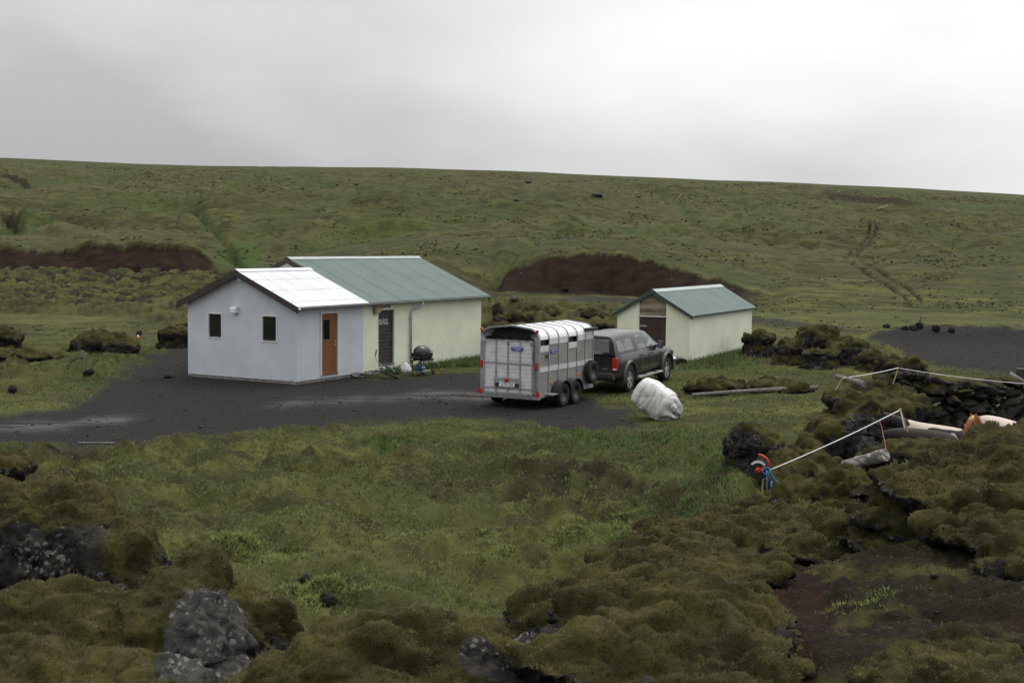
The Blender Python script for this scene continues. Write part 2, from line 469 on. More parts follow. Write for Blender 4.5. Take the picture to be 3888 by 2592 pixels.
# ---- earth banks cut into the hillside: (columns, top rows, toe rows, distance of the toe)
soil = np.zeros_like(Z); hillcut = np.zeros_like(Z)
def cut(xs, top, toe, dist, run, soil_top=1.0, seed=0, jag=1.0, lip=0.25, wide=70):
    global Z
    xs = np.array(xs, float); t = TX
    inside = sstep(xs[0] - 12, xs[0] + 6, t) * (1 - sstep(xs[-1] - 6, xs[-1] + 12, t))
    level = sstep(xs[0] - wide, xs[0] + 5, t) * (1 - sstep(xs[-1] - 5, xs[-1] + wide, t))
    d0 = np.interp(t, xs, dist) + jag * (fbm2(t / 70.0, t * 0 + seed, 2, 31 + seed) * 1.5)
    zt = np.array([at(a, b, c + run)[2] for a, b, c in zip(xs, top, dist)])
    zo = np.array([at(a, b, c)[2] for a, b, c in zip(xs, toe, dist)])
    ztop = np.interp(t, xs, zt) + fbm2(t / 26.0, t * 0 + 3.3, 3, 77 + seed) * 0.30; ztoe = np.interp(t, xs, zo)
    tr = TX[200]; b0 = np.interp(t, tr, base_h(GX[200] / YG[200] * np.interp(tr, xs, dist), np.interp(tr, xs, dist)))
    b1 = np.interp(t, tr, base_h(GX[200] / YG[200] * (np.interp(tr, xs, dist) + run), np.interp(tr, xs, dist) + run))
    u = (GY - d0) / run
    zl = Z + (ztoe - b0) * (1 - sstep(0, 14, d0 - GY))
    zh = Z + (ztop - b1) * (1 - sstep(0, 30, GY - d0 - run)) + lip * inside * np.exp(-((u - 1.12) / 0.14) ** 2)
    uu = np.clip(u, 0, 1)
    uu = uu + 0.13 * fbm2(GX * 0.7, GY * 0.5, 4, 5 + seed) * np.sin(uu * PI)
    zm = ztoe + (ztop - ztoe) * uu
    znew = np.where(u < 0, zl, np.where(u > 1, zh, zm))
    Z = Z + (znew - Z) * level
    hgt = np.clip((ztop - ztoe) / 0.8, 0, 1)
    face = ((u > -0.25) & (u < 1.0)) * inside * hgt
    np.maximum(soil, face * soil_top, out=soil)
cut([985, 1030, 1080, 1130, 1180, 1240, 1290, 1400, 1440, 1500, 1600, 1680, 1740, 1772],
    [602, 612, 634, 648, 620, 600, 590, 584, 588, 604, 634, 658, 679, 694],
    [607, 626, 648, 662, 667, 669, 671, 677, 679, 684, 690, 695, 698, 700],
    [100, 99, 98, 97, 96, 96, 95, 94, 93, 92, 90, 88, 86, 85], 4.2, seed=1)
cut([-160, -60, 0, 100, 167, 200, 241, 284, 300, 368, 440, 468, 497],
    [560, 566, 570, 580, 581, 567, 570, 580, 567, 573, 574, 594, 624],
    [620, 622, 624, 626, 628, 628, 628, 628, 627, 627, 628, 628, 629],
    [112, 111, 110, 109, 108, 108, 108, 107, 107, 106, 105, 105, 104], 4.5, seed=2, lip=0.4)
cut([1885, 1930, 2000, 2060, 2115], [444, 447, 450, 455, 462], [447, 459, 464, 467, 466], [255, 252, 250, 248, 246], 5.0, 0.75, seed=4, lip=0.5, wide=26)
cut([395, 410, 425, 438], [520, 520, 527, 538], [523, 528, 536, 541], [140, 138, 136, 134], 2.0, 0.7, seed=6, jag=.4, wide=26)
cut([445, 462, 480, 492], [468, 458, 450, 447], [471, 469, 462, 451], [205, 208, 211, 214], 4.0, 0.7, seed=7, jag=.6, wide=26)
cut([10, 30, 60, 75], [398, 397, 405, 418], [403, 418, 424, 422], [250, 246, 243, 240], 5.0, 0.8, seed=8, wide=26)
cut([-40, 0, 20, 40], [495, 496, 500, 515], [500, 525, 540, 538], [160, 158, 156, 154], 3.0, 0.6, seed=9, wide=26)
cut([2105, 2140, 2180, 2220], [520, 525, 534, 545], [522, 532, 542, 548], [190, 188, 186, 184], 2.5, 0.55, seed=12, wide=26)

# ---- zones, outlined on the photograph, held to a range of distances
WJ = fbm2(GX * 0.9, GY * 0.9, 4, 91)
WJ2 = fbm2(GX * 0.9 + 40, GY * 0.9, 4, 93)
def inpoly(px, py, poly):
    r = np.zeros(px.shape, bool); n = len(poly)
    for i in range(n):
        x0, y0 = poly[i]; x1, y1 = poly[(i + 1) % n]
        if y0 == y1: continue
        c = ((y0 > py) != (y1 > py)) & (px < (x1 - x0) * (py - y0) / (y1 - y0) + x0)
        r ^= c
    return r
def zone(poly, d0, d1, jit=0.25, soft=2):
    pm = PXM(np.maximum(GY, 1.0)); drop = 4.8 / np.maximum(GY, 1)      # foreshortening of the ground
    m = inpoly(PX + WJ * jit * pm * 2, PY + WJ2 * jit * pm * np.maximum(drop, 0.12) * 2, poly) & (GY > d0) & (GY < d1)
    m = m.astype(float)
    for _ in range(soft):
        m = (m + np.roll(m, 1, 0) + np.roll(m, -1, 0) + np.roll(m, 1, 1) + np.roll(m, -1, 1)) / 5
    return m
road = zone([(-900, 950), (-300, 955), (0, 953), (120, 936), (215, 905), (262, 868), (300, 838), (350, 812), (440, 792), (520, 780), (700, 790), (850, 872), (905, 866), (1010, 857), (1095, 852), (1135, 872),
             (1240, 895), (1340, 912), (1420, 935), (1462, 955), (1478, 978), (1440, 994), (1300, 995), (1215, 978), (1150, 964), (950, 964), (800, 979), (620, 991), (500, 1005), (300, 1021), (100, 1031), (-300, 1038), (-900, 1040)], 28, 60, 0.75, 4)
field = zone([(1985, 772), (2050, 764), (2352, 772), (3000, 800), (3000, 900), (2352, 862), (2210, 852), (2110, 832), (2040, 800)], 44, 72, 0.4)
track2 = zone([(1090, 672), (1200, 671), (1320, 676), (1440, 684), (1800, 735), (1990, 762), (1990, 768), (1800, 752), (1440, 696), (1320, 690), (1200, 688), (1090, 688)], 62, 100, 0.4)
wet = zone([(-50, 975), (70, 968), (190, 964), (250, 955), (330, 952), (330, 962), (240, 972), (120, 985), (-50, 990)], 30, 42, 0.25, 6) * 0.62
wet = np.maximum(wet, zone([(900, 905), (1000, 893), (1110, 900), (1200, 908), (1130, 925), (1000, 915), (800, 925), (620, 935), (640, 922)], 30, 46, 0.4, 6) * 0.5)
red = zone([(1672, 1300), (1740, 1305), (1850, 1320), (1930, 1400), (1900, 1480), (1880, 1600), (1790, 1600), (1775, 1500), (1745, 1440), (1712, 1375)], 3.5, 11, 0.06)
red = np.maximum(red, zone([(2130, 1425), (2240, 1405), (2400, 1395), (2400, 1440), (2230, 1455), (2120, 1475)], 3.5, 9, 0.08) * 0.8)
dark = zone([(1660, 1300), (1730, 1285), (1900, 1255), (2050, 1270), (2120, 1215), (2250, 1230), (2360, 1180), (2600, 1200), (2600, 1700), (1560, 1700), (1740, 1560), (1770, 1480), (1700, 1370)], 3.0, 11, 0.14)
dark = np.maximum(dark, zone([(1240, 1500), (1400, 1490), (1500, 1520), (1560, 1600), (1240, 1600)], 3.5, 8, 0.1))
spur = zone([(1230, 1490), (1385, 1388), (1485, 1336), (1565, 1266), (1655, 1196), (1720, 1160), (1860, 1050), (2050, 1085), (2352, 975), (2900, 950), (2900, 1600), (1230, 1600)], 3.0, 17, 0.1)
spur = np.maximum(spur, zone([(1655, 1080), (1700, 960), (1900, 900), (2060, 1000), (2352, 985), (2352, 1100), (1780, 1180)], 14, 27, 0.3))
nearleft = zone([(-900, 1050), (0, 1080), (300, 1180), (480, 1280), (690, 1440), (760, 1420), (1000, 1390), (1240, 1460), (1260, 1700), (-900, 1700)], 0.0, 8.3, 0.1)
nearmoss = np.maximum(spur, np.maximum(nearleft, (GY < 4.5) * 1.0))
lava = zone([(-500, 632), (0, 628), (200, 628), (500, 628), (640, 640), (560, 700), (430, 720), (420, 760), (330, 730), (0, 718), (-500, 720)], 56, 112, 0.8, 3)
lava = np.maximum(lava, zone([(1085, 690), (1200, 700), (1440, 712), (1440, 790), (1085, 790)], 50, 74, 0.6, 3))
lava = np.maximum(lava, 0.7 * zone([(1730, 750), (1800, 735), (1960, 740), (2100, 800), (2030, 850), (1880, 830), (1740, 800)], 44, 60, 0.5, 3))
lava = np.maximum(lava, 0.55 * zone([(0, 780), (170, 790), (330, 830), (230, 880), (60, 900), (0, 905)], 38, 58, 0.5, 3))
lava = np.maximum(lava, 0.8 * zone([(1850, 880), (1990, 850), (2352, 888), (2352, 930), (2100, 925), (2060, 1000), (1850, 960)], 22, 36, 0.4, 3))
bare = zone([(1150, 1120), (1280, 1090), (1460, 1080), (1620, 1130), (1650, 1180), (1560, 1230), (1420, 1210), (1260, 1225), (1130, 1200)], 17, 32, 0.9, 3) * 0.8
bare = np.maximum(bare, zone([(1210, 1300), (1330, 1290), (1420, 1305), (1380, 1325), (1260, 1330)], 15, 26, 0.3, 2))
bare = np.maximum(bare, zone([(90, 1040), (200, 1040), (260, 1065), (240, 1090), (120, 1075)], 22, 34, 0.5, 2) * 0.8)
lush = zone([(1180, 1005), (1300, 1000), (1480, 995), (1700, 1010), (1700, 1180), (1560, 1260), (1420, 1330), (1330, 1310), (1560, 1190), (1640, 1080), (1400, 1040)], 15, 36, 0.5, 3)
lush = np.maximum(lush, zone([(840, 1020), (900, 995), (990, 1000), (980, 1040), (870, 1050)], 24, 36, 0.4, 3) * 0.8)
lush = np.maximum(lush, zone([(130, 905), (230, 880), (260, 850), (340, 815), (350, 800), (170, 790), (150, 850)], 36, 58, 0.6, 3))
lush = np.maximum(lush, zone([(1560, 800), (1740, 800), (1740, 840), (1640, 850), (1560, 850)], 40, 62, 0.4, 3))
lush = np.maximum(lush, 0.8 * zone([(500, 555), (560, 525), (600, 560), (620, 600), (560, 630), (500, 615)], 90, 170, 1.0, 3))
# strips of long grass along the walls
uH, vH = local_uv(HOUSE, GX, GY); uS, vS = local_uv(SHED, GX, GY)
wallgrass = ((uH > 4.6) & (uH < 13.5) & (vH > -0.6 - np.clip(uH - 6.5, 0, 4) * .38 - 0.25 * WJ * 4) & (vH < 0.05)) * 1.0
wallgrass = np.maximum(wallgrass, ((uS > -0.4) & (uS < 9.5) & (vS > -1.3 - WJ) & (vS < 0.05)) * 1.0)
wallgrass = np.maximum(wallgrass, ((uS > -1.0) & (uS < 0.0) & (vS > -0.6) & (vS < 1.1)) * 1.0)
road = road * (1 - wallgrass)
lush = np.maximum(lush, wallgrass)
# wheel ruts running up the hill
ruts = np.zeros_like(Z)
def polyd(px, py, pts):
    best = np.full(px.shape, 1e9)
    for (x0, y0), (x1, y1) in zip(pts[:-1], pts[1:]):
        dx, dy = x1 - x0, y1 - y0
        t = np.clip(((px - x0) * dx + (py - y0) * dy) / (dx * dx + dy * dy), 0, 1)
        best = np.minimum(best, np.hypot(px - x0 - t * dx, (py - y0 - t * dy)))
    return best
far = (GY > 70) & (GY < 300) & (PX > 1850) & (PX < 2250)
for pts, w in (([(2021, 512), (2012, 535), (1978, 566), (1968, 580), (1985, 600), (2020, 622), (2055, 640), (2090, 664), (2116, 690)], 2.8),
               ([(2005, 520), (1990, 545), (1952, 575), (1940, 590), (1965, 612), (2002, 632), (2040, 655), (2075, 680), (2092, 700)], 2.2)):
    dd = polyd(PX[far] + WJ[far] * 2, PY[far], pts)
    ruts[far] = np.maximum(ruts[far], np.exp(-(dd / w) ** 2))
Z -= ruts * 0.35
gul = np.zeros_like(Z); hf = (GY > 95) & (GY < 335) & (PX > -300) & (PX < 2700)
for pts, w, dep_ in (([(610, 640), (545, 595), (520, 545), (468, 505), (440, 480), (455, 462), (490, 448), (560, 420), (600, 395)], 9, 1.8), ([(20, 440), (80, 418), (180, 410), (260, 402)], 7, 1.6),
                     ([(0, 520), (80, 505), (170, 480), (300, 470), (420, 478)], 9, 1.3), ([(1130, 640), (1180, 575), (1260, 540), (1400, 520), (1500, 530)], 12, 1.3), ([(1500, 530), (1600, 512), (1560, 470), (1520, 440)], 8, 1.3), ([(1640, 520), (1760, 505), (1850, 520), (1760, 480), (1690, 455)], 8, 1.4),
                     ([(620, 500), (760, 470), (950, 455), (1100, 470)], 10, 1.1), ([(700, 560), (850, 520), (1000, 500), (1180, 495)], 10, 1.2), ([(2090, 520), (2170, 540), (2260, 570), (2352, 590)], 6, 1.0), ([(1950, 440), (2080, 455), (2250, 470), (2352, 490)], 6, 1.5), ([(620, 395), (660, 392), (720, 410), (760, 430)], 7, 1.4)):
    dd = polyd(PX[hf] + WJ[hf] * 9, PY[hf] + WJ2[hf] * 6, pts); gul[hf] = np.maximum(gul[hf], dep_ * np.exp(-(dd / w) ** 2))
Z -= gul * 0.6
lush = np.maximum(lush, np.clip(gul / 1.8, 0, .45))
soil = np.maximum(soil, np.clip(ruts * 1.1, 0, 1) * .85)

# ---- relief
flat = np.clip(road + field * 0.8 + track2, 0, 1)
lvl = np.clip(sstep(-2.6, -0.6, uH) * (1 - sstep(12.5, 14.5, uH)) * sstep(-2.4, -0.6, vH) * (1 - sstep(7.0, 9.0, vH)), 0, 1)
lvs = np.clip(sstep(-2.2, -0.5, uS) * (1 - sstep(9, 11, uS)) * sstep(-2.2, -0.5, vS) * (1 - sstep(3.6, 5.5, vS)), 0, 1)
meadow = sstep(9, 14, GY) * (1 - sstep(30, 36, GY))
hum = fbm2(GX * 0.42, GY * 0.42, 3, 7); hum2 = np.abs(fbm2(GX * 0.95, GY * 0.95, 3, 13))
rough = (1 - flat) * (1 - lvl) * (1 - lvs)
calm = 1 - nearmoss
Z += rough * calm * meadow * (0.58 * hum + 0.50 * (0.28 - hum2) + 0.26 * (pillow2((GX + .4 * WJ) * .75, (GY + .4 * WJ2) * .75, 25) - .5) * sstep(-.2, .25, WJ + hum) + 0.05 * fbm2(GX * 3, GY * 3, 2, 23))
mid = sstep(33, 38, GY) * (1 - sstep(64, 75, GY))
Z += rough * mid * (0.16 * hum + 0.14 * (0.28 - hum2))
lumps = 0.5 - np.abs(fbm2(GX * 0.38, GY * 0.38, 4, 41)) * 2.2
wx, wy = GX + .5 * WJ, GY + .5 * WJ2
Z += lava * rough * (0.35 * lumps + 0.55 * pillow2(wx * .42, wy * .42, 3) + 0.24 * pillow2(wx * 1.1, wy * 1.1, 5) - .3)
hill = sstep(82, 120, GY)
hx = GX + 9 * fbm2(GX * .03, GY * .03, 2, 57); hy = GY + 9 * fbm2(GX * .03 + 9, GY * .03, 2, 59)
fold = np.abs(fbm2(hx * 0.022, hy * 0.040, 3, 51)); fold2 = np.abs(fbm2(hx * 0.07 + hy * 0.03, hy * 0.13, 3, 53))
Z += hill * (5.4 * (fold - .2) + 2.2 * (fold2 - .2) + 0.35 * (pillow2(hx * .16, hy * .22, 55) - .5) + .28 * fbm2(GX * .5, GY * .5, 3, 58)) * sstep(0, 1, (338 - GY) / 150) * (1 - np.clip(soil, 0, 1)) * (sstep(110, 150, GY) * .75 + .25)
# moss cushions on the near slopes: overlapping rounded lobes
bill = np.abs(fbm2(GX * 1.3 + 0.5 * WJ, GY * 1.25 + .5 * WJ2, 3, 61)); bill2 = np.abs(fbm2(GX * 3.4 + .4 * WJ, GY * 4.2, 3, 63)); bill3 = np.abs(fbm2(GX * 9, GY * 11, 2, 65))
lob = (0.26 - bill) * 0.42 + (0.22 - bill2) * 0.15 + (.2 - bill3) * .035
nm = nearmoss * (1 - 0.85 * red) * (1 - 0.5 * dark)
Z += nm * lob * sstep(2.5, 5, GY)
Z += nearmoss * (red * 0.012 + dark * 0.03) * fbm2(GX * 9, GY * 9, 3, 67)
Z += nearmoss * sstep(4, 6, GY) * 0.16 * fbm2(GX * 0.5, GY * 0.5, 3, 69)
Z += bare * 0.10 * fbm2(GX * 2.2, GY * 2.2, 3, 71)
Z += field * 0.04 * fbm2(GX * 1.2, GY * 2.0, 3, 73) + road * 0.018 * fbm2(GX * 1.4, GY * 1.4, 4, 75)
# tyre tracks along the road
Z -= road * 0.015 * np.clip(np.sin((GY - 0.06 * GX - 35.2) * 2.4), 0, 1) * (GY < 39)
# loose berm behind the black field, grass mound in the meadow, hollow under it
Z += zone([(1985, 768), (2100, 760), (2352, 768), (3000, 790), (3000, 806), (2352, 786), (2200, 782), (2050, 776)], 60, 76, 0.5, 6) * (0.42 + 0.5 * fbm2(GX * 0.5, GY * 0.5, 2, 79))
gm = at(940, 1025, 27.0)
Z += 0.55 * np.exp(-(((GX - gm[0]) / 0.75) ** 2 + ((GY - gm[1]) / 0.8) ** 2))
Z = Z * (1 - lvl) + 0.0 * lvl
Z = Z * (1 - lvs) - 0.04 * lvs
vt = np.clip(1 - np.hypot((GX - 1.6) * 0.9, (GY - 42) * 0.55) / 4.2, 0, 1); vt = sstep(0.1, 0.5, vt)
Z = Z * (1 - vt) + 0.0 * vt

def H(x, y):
    """ground height, bilinear on the grid"""
    x = np.atleast_1d(np.asarray(x, float)); y = np.atleast_1d(np.asarray(y, float))
    fi = np.clip(np.interp(y, YG, np.arange(NY)), 0, NY - 1.001); fj = np.clip(np.interp(x / (y + 3.0), SG, np.arange(NS)), 0, NS - 1.001)
    i, j = fi.astype(int), fj.astype(int); a, b = fi - i, fj - j
    return (Z[i, j] * (1 - b) + Z[i, j + 1] * b) * (1 - a) + (Z[i + 1, j] * (1 - b) + Z[i + 1, j + 1] * b) * a
def H1(x, y): return float(H(x, y)[0])
def gp(px, py, dmin=3.0, dmax=500.0):
    """where the sight line through a pixel meets the ground"""
    r = ray(px, py); d = np.exp(np.linspace(math.log(dmin), math.log(dmax), 2500))
    P = _eye + r[None] * (d / r[1])[:, None]
    below = P[:, 2] <= H(P[:, 0], P[:, 1])
    i = int(np.argmax(below)) if below.any() else len(d) - 1
    p = P[i].copy(); p[2] = H1(p[0], p[1]); return p

# ---- materials of the ground
def ground_material():
    n = N('ground')
    P = n.pos()
    big = n.noise(0.055, 4, 0.6, P); mid_ = n.noise(0.33, 5, 0.62, P); small = n.noise(2.4, 5, 0.65, P); fine = n.noise(11.0, 4, 0.7, P)
    stretched = n.noise(0.5, 5, 0.6, n.scale(P, (0.5, 1.6, 1.0)), 0.6)
    olive = (0.039, 0.045, 0.0130); yellow = (0.108, 0.108, 0.029); green = (0.043, 0.064, 0.0165); brown = (0.027, 0.021, 0.0105)
    c = n.mix(n.ramp(mid_, 0.42, 0.60), olive, yellow)
    c = n.mix(n.math('MULTIPLY', n.ramp(big, 0.45, 0.68), 0.75), c, green)
    c = n.mix(n.math('MULTIPLY', n.ramp(stretched, 0.52, 0.62), 0.75), c, brown)
    c = n.mix(n.math('MULTIPLY', n.ramp(small, 0.40, 0.66), 0.6), c, (0.034, 0.036, 0.015))
    c = n.mix(n.math('MULTIPLY', n.ramp(fine, 0.48, 0.66), 0.5), c, (0.128, 0.120, 0.060))
    c = n.mix(n.math('MULTIPLY', n.ramp(n.noise(0.16, 6, 0.7, n.scale(P, (0.6, 1.5, 1.0)), 1.2), 0.48, 0.60), 0.62), c, (0.036, 0.036, 0.015))
    c = n.mix(n.math('MULTIPLY', n.ramp(n.noise(0.023, 5, 0.65, n.scale(P, (0.7, 1.3, 1.0)), 1.5), 0.5, 0.6), 0.5), c, (0.092, 0.094, 0.038))
    c = n.mix(n.math('MULTIPLY', n.attr('upland'), n.math('ADD', .15, n.math('MULTIPLY', small, .6))), c, (0.054, 0.053, 0.026))
    tus = n.noise(0.85, 5, 0.65, n.scale(P, (0.55, 1.25, 1.0)), 0.8)
    c = n.mix(n.math('MULTIPLY', n.attr('upland'), n.math('MULTIPLY', n.ramp(tus, 0.50, 0.60), 0.6)), c, (0.026, 0.026, 0.0115))
    c = n.mix(n.math('MULTIPLY', n.attr('upland'), n.math('MULTIPLY', n.ramp(tus, 0.46, 0.36), 0.35)), c, (0.098, 0.096, 0.046))
    c = n.mix(n.math('MULTIPLY', n.attr('lush'), n.ramp(mid_, 0.25, 0.5)), c, n.mix(n.ramp(small, 0.3, 0.7), (0.030, 0.056, 0.014), (0.056, 0.082, 0.024)))
    # lava cushions: moss on top, dark crust on the flanks
    geo = n.new('ShaderNodeNewGeometry'); sx = n.new('ShaderNodeSeparateXYZ'); n.t.links.new(geo.outputs['Normal'], sx.inputs[0])
    lava_c = n.mix(n.ramp(n.math('ADD', sx.outputs['Z'], n.math('MULTIPLY', small, 0.35)), 0.88, 1.12), (0.030, 0.028, 0.022), n.mix(n.ramp(mid_, 0.35, 0.65), (0.040, 0.040, 0.014), (0.080, 0.076, 0.027)))
    c = n.mix(n.math('MULTIPLY', n.attr('lava'), 0.9), c, lava_c)
    moss = n.mix(n.ramp(n.noise(1.7, 5, 0.6, P), 0.35, 0.65), (0.020, 0.0185, 0.007), (0.058, 0.052, 0.0165))
    moss = n.mix(n.math('MULTIPLY', n.ramp(n.noise(5.0, 5, 0.7, P), 0.5, 0.72), 0.5), moss, (0.104, 0.090, 0.044))
    moss = n.mix(n.math('MULTIPLY', n.ramp(fine, 0.42, 0.7), 0.4), moss, (0.022, 0.020, 0.008))
    c = n.mix(n.attr('moss'), c, moss)
    crumb = n.mix(n.ramp(n.noise(14.0, 6, 0.75, P), 0.35, 0.7), (0.0075, 0.0054, 0.0040), (0.021, 0.0150, 0.0110))
    c = n.mix(n.attr('dark'), c, crumb)
    c = n.mix(n.attr('bare'), c, n.mix(n.ramp(small, 0.35, 0.65), (0.014, 0.0105, 0.007), (0.036, 0.029, 0.0145)))
    soil_c = n.mix(n.ramp(n.noise(0.9, 5, 0.6, n.scale(P, (1, 1, 2.5))), 0.3, 0.7), (0.012, 0.0075, 0.0052), (0.026, 0.0155, 0.0105))
    c = n.mix(n.attr('soil'), c, soil_c)
    c = n.mix(n.attr('red'), c, n.mix(n.ramp(n.noise(9, 6, 0.7, P), 0.35, 0.68), (0.013, 0.0072, 0.0050), (0.028, 0.0150, 0.0102)))
    stones = n.voronoi(26.0, P); stones2 = n.noise(16, 5, 0.75, P)
    grav = n.mix(n.ramp(stones2, 0.32, 0.72), (0.017, 0.016, 0.0152), (0.050, 0.0475, 0.045))
    grav = n.mix(n.math('MULTIPLY', n.ramp(n.noise(0.8, 5, 0.6, P), 0.5, 0.72), 0.5), grav, (0.034, 0.029, 0.024))
    wet_n = n.math('MULTIPLY', n.attr('wet'), n.ramp(n.noise(0.9, 4, 0.6, n.scale(P, (0.45, 1.7, 1))), 0.36, 0.55), True)
    grav = n.mix(n.math('MULTIPLY', wet_n, 0.6), grav, (0.014, 0.014, 0.014))
    c = n.mix(n.attr('gravel'), c, grav)
    rgh = n.math('SUBTRACT', 0.95, n.math('MULTIPLY', n.math('MULTIPLY', wet_n, n.attr('gravel')), 0.72))
    h = n.math('ADD', n.math('MULTIPLY', small, 0.5), n.math('ADD', n.math('MULTIPLY', fine, 0.35), n.math('MULTIPLY', n.noise(45.0, 3, 0.7, P), 0.25)))
    h = n.math('ADD', h, n.math('MULTIPLY', n.math('MULTIPLY', stones, n.attr('gravel')), -0.5))
    h = n.math('MULTIPLY', h, n.math('SUBTRACT', 1.0, n.math('MULTIPLY', wet_n, n.attr('gravel'))))
    n.bump(h, 1.0, 0.10)
    return n.out(c, rgh, 0.0, n.math('ADD', 0.06, n.math('MULTIPLY', wet_n, 0.5)))
GROUND = ground_material()
ATTR = dict(upland=hill, gravel=np.clip(np.maximum(np.maximum(road, field), track2 * 0.75), 0, 1), soil=np.clip(soil, 0, 1), lush=np.clip(lush, 0, 1), lava=np.clip(lava, 0, 1),
            moss=np.clip(nearmoss * (1 - 0.35 * dark * (0.5 + WJ * 2 > 0.4)), 0, 1), dark=np.clip(dark * nearmoss * sstep(-0.30, -0.02, fbm2(GX * 1.3, GY * 1.3, 4, 83)), 0, 1) * 0.9,
            red=np.clip(red, 0, 1), bare=np.clip(np.clip(bare, 0, 1) * sstep(-0.25, 0.1, fbm2(GX * 0.8, GY * 0.8, 4, 85)) + .6 * meadow * (1 - nearmoss) * (1 - road) * sstep(.20, .36, fbm2(GX * .45, GY * .6, 4, 87)), 0, 1), wet=np.clip(wet, 0, 1))
VALL = np.stack([GX, GY, Z], -1).reshape(-1, 3)
ii, jj = np.meshgrid(np.arange(NY - 1), np.arange(NS - 1), indexing='ij')
q0 = (ii * NS + jj).ravel()
FALL = np.stack([q0, q0 + 1, q0 + 1 + NS, q0 + NS], 1)
def fmean(a): return ((a[:-1, :-1] + a[1:, :-1] + a[:-1, 1:] + a[1:, 1:]) / 4).ravel()
yf = fmean(GY)
cls = np.zeros(len(FALL), int)                              # 0 meadow
cls[yf > 84] = 1
cls[(fmean(lava) > 0.45) & (yf > 36)] = 7
cls[(fmean(nearmoss) > 0.5) & (yf < 28)] = 2
cls[(fmean(red) > 0.5)] = 3
cls[fmean(road) > 0.5] = 4
cls[(fmean(field) > 0.5) | (fmean(track2) > 0.5)] = 5
cls[(fmean(soil) > 0.45) & (yf > 80) & (fmean(ruts) < 0.2)] = 6
for k, nm_ in enumerate(('meadow_ground', 'hillside', 'mossy_slope', 'footpath', 'gravel_road', 'black_gravel_field', 'earth_bank', 'lava_field')):
    F = FALL[cls == k]
    if not len(F): continue
    used, inv = np.unique(F, return_inverse=True)
    me = fast_mesh(nm_, VALL[used], inv.reshape(F.shape))
    for a, v in ATTR.items(): add_attr(me, a, v.ravel()[used])
    o = link_mesh(nm_, me, GROUND); o['kind'] = 'structure'
# ================================================================== buildings
def corrugated(name, col, rough=0.45, metal=0.0, streak=None, amt=0.0, var=0.07):
    n = N(name); P = n.coord()
    f = n.noise(0.9, 5, 0.6)
    c = n.mix(n.ramp(f, 0.3, 0.7), tuple(v * (1 - var) for v in col), tuple(min(1, v * (1 + var)) for v in col))
    if streak is not None:
        s = n.noise(14.0, 4, 0.6, n.scale(P, (1.0, 1.0, 0.06)))
        blot = n.noise(0.8, 3, 0.5)
        c = n.mix(n.math('MULTIPLY', n.math('MULTIPLY', n.ramp(s, 0.56, 0.74), n.ramp(blot, 0.35, 0.65)), amt), c, streak)
    return n.out(c, n.math('ADD', n.math('MULTIPLY', n.noise(5, 3), 0.25), rough - 0.12), metal, 0.25)
m_lilac = corrugated('grey_blue_cladding', (0.53, 0.56, 0.595), 0.5, streak=(0.40, 0.41, 0.43), amt=0.10)
m_cream = corrugated('pale_green_cladding', (0.72, 0.77, 0.595), 0.55, streak=(0.52, 0.53, 0.40), amt=0.10)
m_cream_rust = corrugated('rust_stained_cladding', (0.72, 0.76, 0.60), 0.55, streak=(0.42, 0.33, 0.16), amt=0.4)
m_greenroof = corrugated('green_roof_sheet', (0.112, 0.150, 0.138), 0.62, streak=(0.25, 0.30, 0.28), amt=0.15)
m_whiteroof = corrugated('zinc_white_roof_sheet', (0.60, 0.615, 0.635), 0.4, streak=(0.45, 0.42, 0.38), amt=0.15)
m_zinc = M('galvanised_steel', (0.42, 0.44, 0.46), 0.4, 0.55, 0.12, 6)
m_galvdark = M('weathered_screw', (0.10, 0.10, 0.10), 0.7)
m_ridgegreen = M('pale_green_ridge', (0.27, 0.32, 0.31), 0.45, 0, 0.1, 3)
m_browntrim = M('dark_brown_trim', (0.030, 0.022, 0.018), 0.6, 0, 0.25, 5)
m_greentrim = M('dark_green_trim', (0.028, 0.045, 0.042), 0.55, 0, 0.2, 5)
m_concrete = M('concrete', (0.27, 0.26, 0.235), 0.9, 0, 0.25, 2.5, 0.2, (0.10, 0.09, 0.075), 0.6, 0.3)
m_whiteframe = M('white_painted_frame', (0.66, 0.67, 0.66), 0.5, 0, 0.08, 4)
m_pane = N('dark_window_glass').out((0.010, 0.013, 0.014), 0.05, 0.0, 0.6)
m_darkdoor = M('dark_stained_boards', (0.026, 0.022, 0.020), 0.65, 0, 0.4, 4)
m_browndoor = M('red_brown_boards', (0.036, 0.020, 0.015), 0.7, 0, 0.3, 4)
m_whitepaint = M('white_hand_paint', (0.62, 0.62, 0.62), 0.7, 0, 0.2, 20)
def wood_material(name, lo, hi, sc=(22, 22, 1.2), rough=0.6):
    n = N(name)
    f = n.noise(1.0, 6, 0.65, n.scale(n.coord(), sc), 0.8)
    return n.out(n.mix(n.ramp(f, 0.3, 0.72), lo, hi), rough, 0, 0.35)
m_teak = wood_material('varnished_wood', (0.150, 0.058, 0.022), (0.235, 0.098, 0.038))
m_grey_wood = wood_material('weathered_grey_wood', (0.085, 0.075, 0.066), (0.20, 0.185, 0.165), (9, 9, 9), 0.85)
m_translucent = N('ribbed_plastic_panel')
_b = m_translucent.noise(1.0, 4, 0.6, m_translucent.scale(m_translucent.coord(), (0.6, 0.6, 5.0)))
m_translucent = m_translucent.out(m_translucent.mix(m_translucent.ramp(_b, 0.36, 0.62), (0.085, 0.066, 0.048), (0.30, 0.245, 0.165)), 0.4, 0, 0.5)

